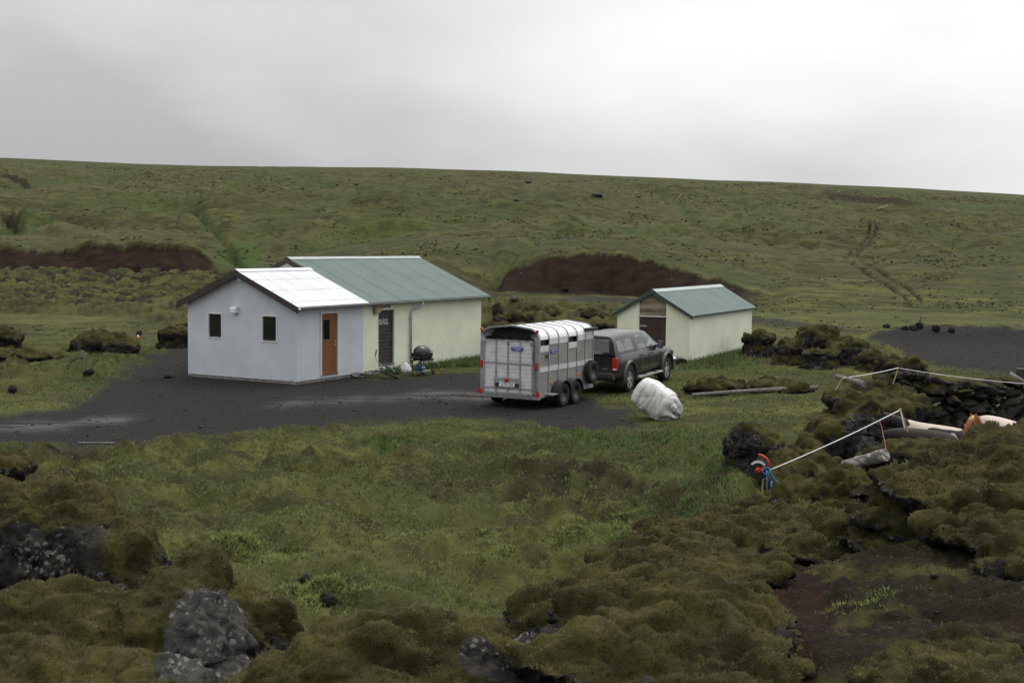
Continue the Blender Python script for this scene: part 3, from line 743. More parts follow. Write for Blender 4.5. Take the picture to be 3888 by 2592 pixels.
def corr_wall(W, top, axis, openings=(), z0=0.0, pitch=0.076, amp=0.0045, out=-1, spp=6):
    """corrugated sheet standing on z0, running 0..W along axis ('x' or 'y'); top(a) gives its height; out = side the ribs face"""
    mb = MB(); nseg = int(round(W / pitch)) * spp; a = [W * k / nseg for k in range(nseg + 1)]
    off = [out * amp * (1 + math.sin(2 * PI * k / spp)) for k in range(nseg + 1)]
    def P(k, z): return (a[k], off[k], z) if axis == 'x' else (off[k], a[k], z)
    for k in range(nseg):
        am = (a[k] + a[k + 1]) / 2
        segs = [(z0, None)]
        for (a0, a1, b0, b1) in openings:
            if a0 < am < a1: segs = [(z0, b0), (b1, None)] if b1 < 5 else [(z0, b0)]
        for lo, hi in segs:
            if hi is not None and hi - lo < 1e-3: continue
            h0, h1 = (hi, hi) if hi is not None else (top(a[k]), top(a[k + 1]))
            mb.add([P(k, lo), P(k + 1, lo), P(k + 1, h1), P(k, h0)], [(0, 1, 2, 3)])
    return mb
def merged(o, d=1e-4):
    import bmesh
    bm = bmesh.new(); bm.from_mesh(o.data); bmesh.ops.remove_doubles(bm, verts=bm.verts, dist=d); bmesh.ops.recalc_face_normals(bm, faces=bm.faces); bm.to_mesh(o.data); bm.free()
    o.data.polygons.foreach_set('use_smooth', [True] * len(o.data.polygons)); return o
def corr_sheet(p00, p10, p01, n_ribs, amp=0.009, spp=5):
    """roof sheet: p00->p10 across the ribs, p00->p01 up the slope"""
    p00, p10, p01 = Vector(p00), Vector(p10), Vector(p01); e = p10 - p00; f = p01 - p00
    nrm = e.cross(f).normalized(); nrm = nrm if nrm.z > 0 else -nrm
    mb = MB(); n = n_ribs * spp; V = []
    for k in range(n + 1):
        q = nrm * (amp * (1 + math.sin(2 * PI * k / spp)))
        V += [p00 + e * (k / n) + q, p00 + e * (k / n) + f + q]
    mb.add(V, [(2 * k, 2 * k + 2, 2 * k + 3, 2 * k + 1) for k in range(n)])
    return mb

def window_unit(root, x0, x1, z0, z1):
    """window in a wall of the plane x = 0 that faces -x; opening y = x0..x1"""
    w = MB(); t = 0.032
    for b in ((x0 - t, x1 + t, z1, z1 + t), (x0 - t, x1 + t, z0 - t, z0), (x0 - t, x0, z0, z1), (x1, x1 + t, z0, z1)):
        w.box(-0.035, 0.06, b[0], b[1], b[2], b[3])
    fr = w.build('window', m_whiteframe, root)
    s = MB()
    for b in ((x0, x1, z1 - 0.05, z1), (x0, x1, z0, z0 + 0.05), (x0, x0 + 0.05, z0 + .05, z1 - .05), (x1 - 0.05, x1, z0 + .05, z1 - .05)):
        s.box(0.02, 0.055, b[0] + .001, b[1] - .001, b[2], b[3])
    s.build('sash', m_darkdoor, fr)
    MB().box(0.03, 0.036, x0 + .045, x1 - .045, z0 + .045, z1 - .045).build('pane', m_pane, fr)
    # a thing standing behind the glass reads as the lighter upright in the left half
    return fr

# ------------------------------------------------------------------ the house
h = HOUSE; W1, L1, Hh, sl, L2, W2 = h['W1'], h['L1'], h['H'], h['s'], h['L2'], h['W2']
house = thing('farmhouse', 'long low corrugated-iron house with white-and-green roof and grey-blue end', 'house', (h['x'], h['y'], 0), PI / 2 - h['hd'])
zb = 0.10
fdn = MB().box(-0.02, L1 + L2 - 0.05, 0.03, 0.25, -0.25, 0.13).box(0.04, 0.25, 0.2, W1 - 0.02, -0.25, 0.12)
fdn.build('foundation', m_concrete, house, bevel=0.01)
rafter = lambda y, w: Hh + sl * min(y, w - y)
win_rows = [(3.28, 3.86, 1.44, 2.25), (0.86, 1.46, 1.42, 2.25)]
o = merged(corr_wall(W1, lambda a: rafter(a, W1) - 0.01, 'y', win_rows, zb).build('gable_wall', m_lilac, house))
o['label'] = 'grey-blue corrugated gable wall with two small windows'
for a0, a1, b0, b1 in win_rows: window_unit(house, a0, a1, b0, b1)
door_a = (1.30, 2.22, 0.20, 2.32)
o = merged(corr_wall(L1, lambda a: Hh - 0.01, 'x', [door_a], zb).build('side_wall', m_lilac, house))
o['label'] = 'grey-blue part of the side wall round the wooden door'
door_b = (0.95, 1.92, 0.28, 2.30)
tmp = corr_wall(L2, lambda a: Hh - 0.01, 'x', [door_b], 0.02)
o = merged(tmp.build('side_wall', m_cream, house)); o.location.x = L1 + 0.004
o['label'] = 'pale green part of the side wall'
# gable of the older part rising behind the white roof, back walls
o = merged(corr_wall(W2, lambda a: rafter(a, W2) - 0.01, 'y', (), 0.05, spp=4).build('rear_gable_wall', m_cream, house)); o.location.x = L1 + 0.03
o = merged(corr_wall(W2, lambda a: rafter(a, W2) - 0.01, 'y', (), 0.02, out=1, spp=4).build('end_wall', m_cream, house)); o.location.x = L1 + L2
MB().box(0, L1, W1 - 0.03, W1, 0.05, Hh - .02).build('back_wall', m_lilac, house)
MB().box(L1 + .04, L1 + L2, W2 - 0.03, W2, 0.0, Hh - .02).build('back_wall', m_cream, house)
# corner trims
MB().box(-0.024, 0.10, -0.024, -0.0195, zb, Hh - 0.02).box(-0.0245, -0.0195, -0.0195, 0.10, zb, Hh - .02).build('corner_trim', m_lilac, house)
# roof: sheets laid side by side, each its own piece
ov, ev = 0.28, 0.27
def zr(y): return Hh + 0.055 + sl * y
def roof_side(x0, x1, n, width, mat, name, ridge_y, left=False, wfull=None):
    step = (x1 - x0) / n
    for k in range(n):
        a0, a1 = x0 + k * step, x0 + (k + 1) * step + 0.02
        lift = (0.0008 if 'white' in name else 0.005) * (k % 2)
        if not left: mb = corr_sheet((a0, -ev, zr(-ev) + lift), (a1, -ev, zr(-ev) + lift), (a0, ridge_y, zr(ridge_y) + lift), max(2, int(step / 0.076)))
        else: mb = corr_sheet((a0, wfull + ev, zr(-ev) + lift), (a1, wfull + ev, zr(-ev) + lift), (a0, ridge_y, zr(ridge_y) + lift), max(2, int(step / 0.076)), spp=3)
        mb.build(name, mat, house, smooth=True)
roof_side(-ov, L1 + 0.02, 5, 0, m_whiteroof, 'white_roof_sheet', W1 / 2)
roof_side(-ov, L1 + 0.02, 5, 0, m_whiteroof, 'white_roof_sheet', W1 / 2, True, W1)
roof_side(L1 + 0.0, L1 + L2 + ov, 12, 0, m_greenroof, 'green_roof_sheet', W2 / 2)
roof_side(L1 - ov + 0.1, L1 + L2 + ov, 12, 0, m_greenroof, 'green_roof_sheet', W2 / 2, True, W2)
# part of the green slope that juts over the white roof's ridge
corr_sheet((L1 - ov + 0.1, W1 / 2 + 0.05, zr(W1 / 2 + .05) + .012), (L1 + 0.01, W1 / 2 + 0.05, zr(W1 / 2 + .05) + .012), (L1 - ov + 0.1, W2 / 2, zr(W2 / 2) + .012), 2).build('green_roof_sheet', m_greenroof, house, smooth=True)
for (x0, x1, yr, mt, n) in ((-ov - .01, L1 + 0.05, W1 / 2, m_whiteroof, 2), (L1 - ov + 0.08, L1 + L2 + ov + .01, W2 / 2, m_ridgegreen, 4)):
    for k in range(n):
        a0, a1 = x0 + (x1 - x0) * k / n, x0 + (x1 - x0) * (k + 1) / n + (0.03 if k < n - 1 else 0); zt = zr(yr) + 0.035 + 0.003 * (k % 2)
        MB().loft([[(a, yr - .17, zt - .17 * sl), (a, yr, zt + .012), (a, yr + .17, zt - .17 * sl), (a, yr + .17, zt - .17 * sl - .004), (a, yr, zt + .006), (a, yr - .17, zt - .17 * sl - .004)] for a in (a0, a1)]).build('ridge_cap', mt, house)
# screws in rows over the white sheets
scr = MB()
for yy in (0.05, 0.85, 1.65, W1 / 2 - 0.12):
    for k in range(26):
        xx = -ov + 0.08 + k * 0.153; zz_ = zr(yy) + 0.018
        scr.box(xx - .012, xx + .012, yy - .014, yy + .014, zz_ - .004, zz_ + .010)
o = scr.build('roof_screws', m_galvdark, house); o['kind'] = 'stuff'
# barge boards, fascia, soffit
def barge(x, yr, wfull, mat, hgt=0.20, t=0.035, y_from=None):
    for side in (0, 1):
        ys = -ev if side == 0 else wfull + ev
        if y_from is not None and side == 0: ys = y_from
        z_of = lambda y: Hh + 0.045 + sl * (y if side == 0 else wfull - y)
        V = [(x, ys, z_of(ys)), (x, yr, z_of(yr)), (x, yr, z_of(yr) - hgt), (x, ys, z_of(ys) - hgt)]
        MB().prism(V, (t, 0, 0)).build('barge_board', mat, house)
barge(-ov - 0.01, W1 / 2, W1, m_browntrim)
barge(L1 - ov + 0.05, W2 / 2, W2, m_browntrim, 0.18, 0.03, W1 / 2 + 0.12)
barge(L1 + L2 + ov - .02, W2 / 2, W2, m_greentrim, 0.16)
for side in (0, 1):
    z_of = lambda y: Hh + 0.02 + sl * (y if side == 0 else W1 - y); ys = -ev + .02 if side == 0 else W1 + ev - .02
    MB().prism([(-ov + .03, ys, z_of(ys) - .02), (-ov + .03, W1 / 2, z_of(W1 / 2) - .02), (-ov + .03, W1 / 2, z_of(W1 / 2) - .045), (-ov + .03, ys, z_of(ys) - .045)], (ov - .01, 0, 0)).build('soffit', m_browntrim, house)
MB().box(-ov + .03, L1 + L2 + ov - .03, -ev + 0.01, -0.03, zr(-ev) - .09, zr(-ev) - .065).build('soffit', m_browntrim, house)
# gutter and downpipe
gut = MB(); ring = [(math.sin(t) * 0.065, -math.cos(t) * 0.065) for t in np.linspace(-PI / 2, PI / 2, 9)]
ring += [(0.9 * a, 0.9 * b) for a, b in ring[::-1]]
gut.loft([[(x, -ev - 0.055 + a, zr(-ev) - .015 + b) for a, b in ring] for x in (-ov + .01, L1 + L2 + ov)])
gut.build('gutter', m_zinc, house, smooth=True, angle=40)
xd = L1 + 2.98; zg = zr(-ev) - .09
MB().tube([(xd + .42, -ev - .055, zg + .03), (xd + .42, -ev - .055, zg - 0.08), (xd + .38, -ev + .02, zg - .16), (xd + .06, -0.09, zg - 0.30), (xd, -0.075, zg - .38), (xd, -0.075, 0.22)], 0.042, 10).build('downpipe', m_zinc, house, smooth=True)
for zc_ in (0.9, 1.9): MB().box(xd - .055, xd + .055, -0.13, -0.018, zc_, zc_ + .03).build('pipe_bracket', m_zinc, house)
# vents on the gable
def vent(y, z, w, hh, d):
    MB().prism([(-0.02, y - w / 2, z), (-d, y - w / 2, z), (-d, y - w / 2, z + hh * .65), (-d * .65, y - w / 2, z + hh), (-0.02, y - w / 2, z + hh)], (0, w, 0)).build('vent_hood', m_whiteframe, house, bevel=0.01)
vent(2.62, 2.32, 0.26, 0.22, 0.20)
vent(2.36, 3.42, 0.20, 0.20, 0.14)
# wooden door
t = 0.05
fr = MB().box(door_a[0] - t, door_a[0], -0.05, 0.06, door_a[2], door_a[3] + t).box(door_a[1], door_a[1] + t, -.05, .06, door_a[2], door_a[3] + t).box(door_a[0], door_a[1], -.05, .06, door_a[3], door_a[3] + t)
fr.build('door_frame', m_whiteframe, house)
dm = MB(); x0, x1, z0, z1 = door_a; xg0, xg1, zg0, zg1 = x0 + .16, x0 + .52, 1.42, 2.10
for b in ((x0, xg0, z0 + .08, z1), (xg1, x1, z0 + .08, z1), (xg0, xg1, z0 + .08, zg0), (xg0, xg1, zg1, z1)): dm.box(b[0] + .002, b[1] - .002, 0.015, 0.055, b[2], b[3])
door = dm.build('door', m_teak, house); door['label'] = 'varnished brown wooden door with narrow window'
for k in range(1, 9):
    xx = x0 + (x1 - x0) * k / 9
    if xg0 - .02 < xx < xg1 + .02: MB().box(xx - .004, xx + .004, 0.010, 0.0145, z0 + .10, zg0 - .02).build('batten', m_teak, door)
    else: MB().box(xx - .004, xx + .004, 0.010, 0.0145, z0 + .10, z1 - .02).build('batten', m_teak, door)
MB().box(xg0, xg1, 0.028, 0.036, zg0, zg1).build('pane', m_pane, door)
MB().tube([(x1 - .1, 0.015, 1.22), (x1 - .1, -0.04, 1.22), (x1 - .21, -0.045, 1.22)], 0.012, 8).build('handle', m_zinc, door, smooth=True)
MB().box(x1 - .115, x1 - .085, 0.004, 0.0145, 1.30, 1.38).build('lock', m_zinc, door)
MB().box(x0 + .002, x1 - .002, -0.045, 0.06, z0, z0 + .075).build('threshold', m_teak, house)
# dark boarded door with the hut's name on it
x0, x1, z0, z1 = (v + (L1 if i < 2 else 0) for i, v in enumerate(door_b))
dk = MB().box(x0, x1, 0.07, 0.09, z0, z1).build('door', m_darkdoor, house); dk['label'] = 'black boarded door with white lettering'
nb = 15
for k in range(nb):
    za, zb_ = z0 + .05 + (z1 - z0 - .05) * k / nb, z0 + .05 + (z1 - z0 - .05) * (k + 1) / nb
    MB().prism([(x0 + .01, 0.068, za), (x0 + .01, 0.035, za + .006), (x0 + .01, 0.05, zb_ - .008), (x0 + .01, 0.068, zb_ - .004)], (x1 - x0 - .02, 0, 0)).build('plank', m_darkdoor, dk)
MB().box(x0, x1, -0.02, 0.068, z0 - .03, z0 + .045).build('sill', m_grey_wood, dk)
MB().tube([(x0 + .02, -.01, 1.18), (x0 - .03, -.03, 1.18)], 0.014, 6).build('latch', m_whiteframe, dk)
me = text_mesh('BLÁGIL', 0.30, 'painted_lettering', 0.003)
lt = link_mesh('painted_lettering', me, m_whitepaint, dk); lt.rotation_euler = (PI / 2, 0, 0); lt.scale = (0.6, 1.0, 1.0); lt.location = (x0 + .37, 0.022, 1.86)
MB().box(x0 - .02, x1 + .22, -0.05, 0.03, z1 + .003, z1 + .05).build('lintel', m_cream, house)
MB().box(x1 + .002, x1 + .05, -0.045, 0.03, z0 - .03, z1).build('door_jamb', m_cream, house)

# old wooden shovel hung over the dark door
shv = thing('old_shovel', 'old shovel with pale worn blade hung above the black door', 'shovel', (0, 0, 0), 0)
shv.parent = None; shv.matrix_world = house.matrix_basis @ Matrix.Translation((x0 - 0.08, -0.09, z1 + .07)) @ Matrix.Rotation(math.radians(-9), 4, 'Y')
m_shovel = M('worn_shovel_wood', (0.42, 0.33, 0.21), 0.8, 0, 0.35, 6, 0.3, (0.10, 0.05, 0.03), 0.9)
bl = MB(); rings = []
for q in np.linspace(0, 1, 7):
    xx = -0.30 + 0.40 * q; wz = 0.16 - 0.03 * max(0, q - .7) / .3
    rings.append([(xx, -0.02 - .03 * (1 - (2 * u - 1) ** 2) + (0 if sgn else 0.014), wz * (2 * u - 1)) for sgn in (1, 0) for u in (np.linspace(0, 1, 7) if sgn else np.linspace(1, 0, 7))])
bl.loft(rings).build('blade', m_shovel, shv, smooth=True, angle=50)
MB().tube([(0.08, -0.02, 0), (0.25, -0.02, 0.0), (0.62, -0.02, 0)], [0.03, 0.022, 0.020], 8).build('shaft', M('shovel_shaft', (0.10, 0.075, 0.05), 0.8), shv, smooth=True)
MB().tube([(0.635, -0.02, -0.10), (0.635, -0.02, 0.10)], [0.024, 0.024], 8).build('grip', M('shovel_grip', (0.17, 0.15, 0.09), 0.8), shv, smooth=True)

# ------------------------------------------------------------------ the shed
h = SHED; Ws, Ls, Hs, ss = h['W'], h['L'], h['H'], h['s']
shed = thing('storage_shed', 'small pale green corrugated shed with green roof behind the pickup', 'shed', (h['x'], h['y'], -0.04), PI / 2 - h['hd'])
raf = lambda y: Hs + ss * min(y, Ws - y)
dy0, dy1, dz1, pz1 = 1.03, 2.20, 1.86, 2.62
merged(corr_wall(Ws, lambda a: raf(a) - .01, 'y', [(dy0, dy1, 0.02, 9)], 0.0).build('gable_wall', m_cream_rust, shed))
merged(corr_wall(Ls, lambda a: Hs - .01, 'x', (), 0.0).build('side_wall', m_cream_rust, shed))
merged(corr_wall(Ws, lambda a: raf(a) - .01, 'y', (), 0.0, out=1, spp=4).build('end_wall', m_cream_rust, shed)).location.x = Ls
MB().box(0, Ls, Ws - .03, Ws, 0, Hs - .02).build('back_wall', m_cream_rust, shed)
MB().box(-0.03, 0.03, -0.03, 0.03, 0.0, Hs - .01).build('corner_trim', m_cream_rust, shed)
pm = MB(); nn = 14
V, F = [], []
for k in range(nn * 5 + 1):
    y = dy0 + (dy1 - dy0) * k / (nn * 5); x = -0.012 - .012 * math.sin(2 * PI * k / 5)
    V += [(x, y, dz1 + .03), (x, y, min(raf(y) - .02, 9))]
pm.add(V, [(2 * k, 2 * k + 2, 2 * k + 3, 2 * k + 1) for k in range(nn * 5)])
pm.build('ribbed_panel', m_translucent, shed, smooth=True)
MB().box(-.06, -.02, dy0 - .03, dy1 + .06, dz1, dz1 + .035).build('lintel', m_whiteframe, shed)
for k, (a, b) in enumerate(((dy0, (dy0 + dy1) / 2 - .004), ((dy0 + dy1) / 2 + .004, dy1))):
    lf = MB().box(0.0, 0.04, a, b, 0.05, dz1 - .005).build('door', m_browndoor, shed)
    npl = 5
    for q in range(npl):
        u0, u1 = a + (b - a) * q / npl + .004, a + (b - a) * (q + 1) / npl - .004
        MB().box(-0.018, -0.002, u0, u1, 0.06, dz1 - .02).build('plank', m_browndoor, lf)
    for z in (0.45, 1.45): MB().box(-.026, -.0185, (b - .34) if k else a + .02, (b - .02) if k else a + .34, z, z + .05).build('hinge', m_zinc if (k == 1 and z > 1) else m_browntrim, lf)
def zs(y): return Hs + .05 + ss * y
so, se = 0.16, 0.17
for k in range(10):
    st = (Ls + 2 * so) / 10; a0 = -so + k * st; l_ = .004 * (k % 2)
    corr_sheet((a0, -se, zs(-se) + l_), (a0 + st + .02, -se, zs(-se) + l_), (a0, Ws / 2, zs(Ws / 2) + l_), 11).build('roof_sheet', m_greenroof, shed, smooth=True)
    corr_sheet((a0, Ws + se, zs(-se) + l_), (a0 + st + .02, Ws + se, zs(-se) + l_), (a0, Ws / 2, zs(Ws / 2) + l_), 11, spp=3).build('roof_sheet', m_greenroof, shed, smooth=True)
zt = zs(Ws / 2) + .04
MB().loft([[(a, Ws / 2 - .2, zt - .2 * ss), (a, Ws / 2, zt), (a, Ws / 2 + .2, zt - .2 * ss), (a, Ws / 2 + .2, zt - .2 * ss - .005), (a, Ws / 2, zt - .007), (a, Ws / 2 - .2, zt - .2 * ss - .005)] for a in (-so, Ls + so)]).build('ridge_cap', m_ridgegreen, shed)
for x, xt in ((-so - .02, .03), (Ls + so - .01, .03)):
    for side in (0, 1):
        z_of = lambda y: Hs + .045 + ss * (y if side == 0 else Ws - y); ys = -se - .02 if side == 0 else Ws + se + .02
        MB().prism([(x, ys, z_of(ys) + .01), (x, Ws / 2, z_of(Ws / 2) + .01), (x, Ws / 2, z_of(Ws / 2) - .15), (x, ys, z_of(ys) - .13)], (xt, 0, 0)).build('barge_board', m_greentrim, shed)
for side in (0, 1):
    z_of = lambda y: Hs + .02 + ss * (y if side == 0 else Ws - y); ys = -se if side == 0 else Ws + se
    MB().prism([(-so + .012, ys, z_of(ys)), (-so + .012, Ws / 2, z_of(Ws / 2)), (-so + .012, Ws / 2, z_of(Ws / 2) - .025), (-so + .012, ys, z_of(ys) - .025)], (Ls + 2 * so - .03, 0, 0)).build('roof_deck', m_greentrim, shed)
# ================================================================== vehicles
m_tyre = M('tyre_rubber', (0.016, 0.015, 0.015), 0.85, 0, 0.25, 8, 0.3, (0.060, 0.050, 0.040), 0.75, 0.2)
m_chrome = M('chrome', (0.62, 0.63, 0.65), 0.16, 1.0, 0.06, 4)
m_spoke = M('bright_alloy', (0.50, 0.49, 0.46), 0.35, 0.35, 0.1, 6)
m_alu = M('aluminium_plank', (0.60, 0.60, 0.60), 0.5, 0.1, 0.10, 3, 0.4, (0.33, 0.31, 0.28), 0.35)
m_galv = M('dull_galvanised', (0.29, 0.305, 0.315), 0.5, 0.35, 0.2, 7, 0.4, (0.12, 0.11, 0.10), 0.4)
m_panel = M('grey_side_panel', (0.245, 0.235, 0.22), 0.5, 0, 0.07, 1.5, 0.4, (0.18, 0.165, 0.145), 0.5)
m_white_top = M('white_fibreglass', (0.80, 0.80, 0.80), 0.28, 0, 0.04, 2, 0.5, (0.5, 0.49, 0.46), 0.2)
m_black = M('black_plastic', (0.014, 0.014, 0.015), 0.6, 0, 0.2, 6)
m_inside = M('dark_interior', (0.03, 0.03, 0.03), 0.9)
m_redlens = M('red_lens', (0.42, 0.018, 0.012), 0.25, 0, 0.15, 14)
m_amber = M('amber_lens', (0.65, 0.19, 0.02), 0.3)
m_blue = M('blue_label', (0.03, 0.05, 0.30), 0.5)
m_platewhite = M('plate_white', (0.70, 0.70, 0.70), 0.5, 0, 0.05)
m_platetext = M('plate_dark_blue', (0.02, 0.025, 0.06), 0.5)
m_hub = M('dirty_hub', (0.055, 0.047, 0.038), 0.7, 0.2, 0.3, 9)
m_rim_white = M('pale_steel_rim', (0.33, 0.32, 0.295), 0.5, 0.2, 0.15, 8, 0.4, (0.12, 0.10, 0.08), 0.5)

def wheel(parent, x, y, z, r, w, rim_r, side, kind, name='wheel'):
    """wheel with its axle along x; side +1: outer face towards +x"""
    h = w / 2
    pr = [(rim_r, -h * .7), (rim_r + .02, -h * .95), (r * .86, -h), (r * .96, -h * .86), (r, -h * .6), (r, h * .6), (r * .96, h * .86), (r * .86, h), (rim_r + .02, h * .95), (rim_r, h * .7)]
    wh = MB().lathe(pr, 36, 'x').build(name, m_tyre, parent, smooth=True, angle=50); wh.location = (x, y, z)
    s = side
    tread = MB(); nt_ = 40
    for k in range(nt_):
        a = 2 * PI * k / nt_
        for tt, off in ((-h * .38, 0), (h * .38, PI / nt_)):
            c, q = math.cos(a + off), math.sin(a + off); e = 0.035 * r / .4
            tread.add([(tt + dx, c * (r + dz) - q * dy, q * (r + dz) + c * dy) for dx in (-h * .3, h * .3) for dy in (-e / 2, e / 2) for dz in (-.004, .010)], [(0, 1, 3, 2), (4, 6, 7, 5), (0, 4, 5, 1), (2, 3, 7, 6), (1, 5, 7, 3), (0, 2, 6, 4)])
    tread.build('tread', m_tyre, wh)
    if kind == 'steel':
        MB().lathe([(rim_r, s * h * .72), (rim_r * .90, s * h * .70), (rim_r * .78, s * h * .34), (rim_r * .58, s * h * .50), (rim_r * .36, s * h * .40)], 24, 'x').build('rim', m_rim_white, wh, smooth=True, angle=40)
        MB().lathe([(rim_r * .40, s * h * .38), (rim_r * .36, s * h * .46), (rim_r * .27, s * h * .50), (rim_r * .24, s * h * .80), (rim_r * .18, s * h * .86), (0.0, s * h * .86)], 18, 'x').build('hub', m_hub, wh, smooth=True, angle=40)
        MB().lathe([(rim_r * 1.02, s * h * .80), (rim_r * .97, s * h * .84), (rim_r * .80, s * h * .50), (rim_r * .70, s * h * .30), (rim_r * .72, s * h * .28)], 24, 'x').build('rim_well', m_hub, wh, smooth=True)
        for k in range(5):
            a = 2 * PI * k / 5
            MB().lathe([(0.011, s * h * .40), (0.011, s * h * .54)], 6, 'x', (0, math.cos(a) * rim_r * .48, math.sin(a) * rim_r * .48)).build('wheel_nut', m_galv, wh)
    else:
        MB().lathe([(rim_r, s * h * .74), (rim_r * .93, s * h * .70), (rim_r * .88, s * h * .3), (rim_r * .88, s * h * .1), (0.0, s * h * .08)], 28, 'x').build('rim', m_black, wh, smooth=True, angle=40)
        sp = MB()
        for k in range(5):
            a = 2 * PI * k / 5 + .3
            for da in (-0.17, 0.17):
                p0 = (s * h * .62, math.cos(a + da * 2.2) * .05, math.sin(a + da * 2.2) * .05); p1 = (s * h * .62, math.cos(a + da) * rim_r * .93, math.sin(a + da) * rim_r * .93)
                sp.bar(p0, p1, 0.045, 0.035, (1, 0, 0))
        sp.lathe([(rim_r * .99, s * h * .66), (rim_r * .99, s * h * .80), (rim_r * .90, s * h * .80), (rim_r * .90, s * h * .66)], 28, 'x')
        sp.lathe([(0.075, s * h * .4), (0.07, s * h * .78), (0.0, s * h * .80)], 14, 'x')
        sp.build('spokes', m_spoke, wh, smooth=True, angle=35)
    return wh

# ------------------------------------------------------------------ livestock trailer
tr = thing('livestock_trailer', 'grey and white livestock trailer with ribbed ramp behind the dark pickup', 'trailer', (-0.06, 37.86, 0.0), -0.508)
TL, TW, TF = 3.65, 1.84, 0.42            # length, width, floor height
hw = TW / 2
ZS, ZC, RR = 2.02, 2.40, 0.30            # spring of the roof, crown, corner radius
def hoop(y, o=0.0, n=9, zlow=TF):
    """outline of a section, right side bottom -> over the roof -> left side bottom, grown by o"""
    pts = [(hw + o, y, zlow)]
    right = []
    for k in range(n):
        a = (PI / 2 - .12) * k / (n - 1)
        right.append((hw - RR + (RR + o) * math.cos(a), y, ZS + (RR + o) * math.sin(a)))
    pts += right + [(0.0, y, ZC + o)] + [(-x, yy, z) for x, yy, z in right[::-1]] + [(-hw - o, y, zlow)]
    return pts
# roof skin
rs_ = [hoop(y)[1:-1] for y in np.linspace(0.06, TL - .01, 3)]
rsi = [[(x * .985, y, z - .012) for x, y, z in r] for r in rs_]
skin = MB()
n_ = len(rs_[0]); V = [p for r in rs_ for p in r] + [p for r in rsi for p in r]; F = []
for off in (0, 3 * n_):
    for i in range(2):
        for k in range(n_ - 1): F.append((off + i * n_ + k, off + i * n_ + k + 1, off + (i + 1) * n_ + k + 1, off + (i + 1) * n_ + k))
skin.add(V, F).build('roof', m_white_top, tr, smooth=True)
# hoops
ys_h = [0.03, 0.68, 1.30, 1.92, 2.53, 3.10, TL]
for i, y in enumerate(ys_h):
    w_, t_ = (0.10, 0.045) if i == 0 else (0.042, 0.022)
    po, pi_ = hoop(y, t_), hoop(y, 0.004)
    MB().loft([[(p[0], p[1] - w_ / 2, p[2]), (p[0], p[1] + w_ / 2, p[2]), (q[0], q[1] + w_ / 2, q[2]), (q[0], q[1] - w_ / 2, q[2])] for p, q in zip(po, pi_)]).build('hoop', m_galv, tr, smooth=True, angle=35)
# side panels: bays between the hoops
zb0, zb1, zb2, zb3, zb4 = TF + .02, 1.08, 1.26, 1.86, 2.04
for s in (1, -1):
    for i in range(len(ys_h) - 1):
        y0, y1 = ys_h[i] + .03, ys_h[i + 1] - .03
        def pan(name, za, zb_, mat, o=0.0):
            MB().box(min(s * (hw - .02), s * (hw + o)), max(s * (hw - .02), s * (hw + o)), y0, y1, za, zb_).build(name, mat, tr)
        pan('lower_panel', zb0, zb1 - .012, m_panel); pan('rub_rail', zb1, zb2, m_alu, .008)
        hatch = i in (0, 3)
        pan('upper_panel', zb2 + .012, (zb3 - .20 if hatch else zb3) - .01, m_panel)
        if hatch:
            pan('vent_flap', zb3 - .20, zb3 - .02, m_alu, .014)
            MB().box(min(s * (hw - .10), s * (hw - .085)), max(s * (hw - .10), s * (hw - .085)), y0, y1, zb3 - .03, zb4 + .03).build('vent_shade_sheet', m_inside, tr)  # dark sheet behind the flap stands in for shade inside the trailer
        else: pan('vent_flap', zb3, zb4, m_alu, .010)
        MB().box(min(s * (hw - .01), s * (hw + .016)), max(s * (hw - .01), s * (hw + .016)), y0, y1, zb2 - .012, zb2 + .008).build('trim_strip', m_galv, tr)
    MB().box(min(s * (hw - .03), s * (hw + .03)), max(s * (hw - .03), s * (hw + .03)), 0.08, TL, TF - .08, TF + .018).build('chassis_rail', m_galv, tr)
MB().box(-hw + .02, hw - .02, 0.05, TL - .05, TF - .04, TF + .01).build('floor', m_inside, tr)
MB().prism([(x, TL - .03, z) for x, y, z in hoop(TL, -.01)], (0, .02, 0)).build('front_wall', m_panel, tr)
MB().prism([(x * .97, .45, z - .03) for x, y, z in hoop(.4, -.01) if z > 1.0], (0, .015, 0)).build('partition', m_inside, tr)
MB().box(hw - .42, hw - .12, 0.38, 0.40, 2.02, 2.16).build('notice', m_panel, tr)
# rear frame
MB().box(-hw - .08, hw + .08, -0.06, 0.06, TF - .12, TF - .012).build('rear_beam', m_galv, tr, bevel=.01)
for s in (1, -1):
    MB().prism([(s * (hw + .05), -.03, TF), (s * (hw - .10), -.03, TF), (s * (hw - .10), -.03, 2.1), (s * (hw - .0), -.03, 2.1), (s * (hw + .05), -.03, 1.9)], (0, .07, 0)).build('rear_post', m_galv, tr)
    MB().bar((s * (hw - .06), -.10, TF + .05), (s * (hw - .08), -.06, 1.30), .03, .02).build('ramp_strut', m_galv, tr)
    MB().bar((s * (hw - .105), -.09, 1.4), (s * (hw - .105), -.09, 1.72), .025, .025).build('ramp_latch', m_black, tr)
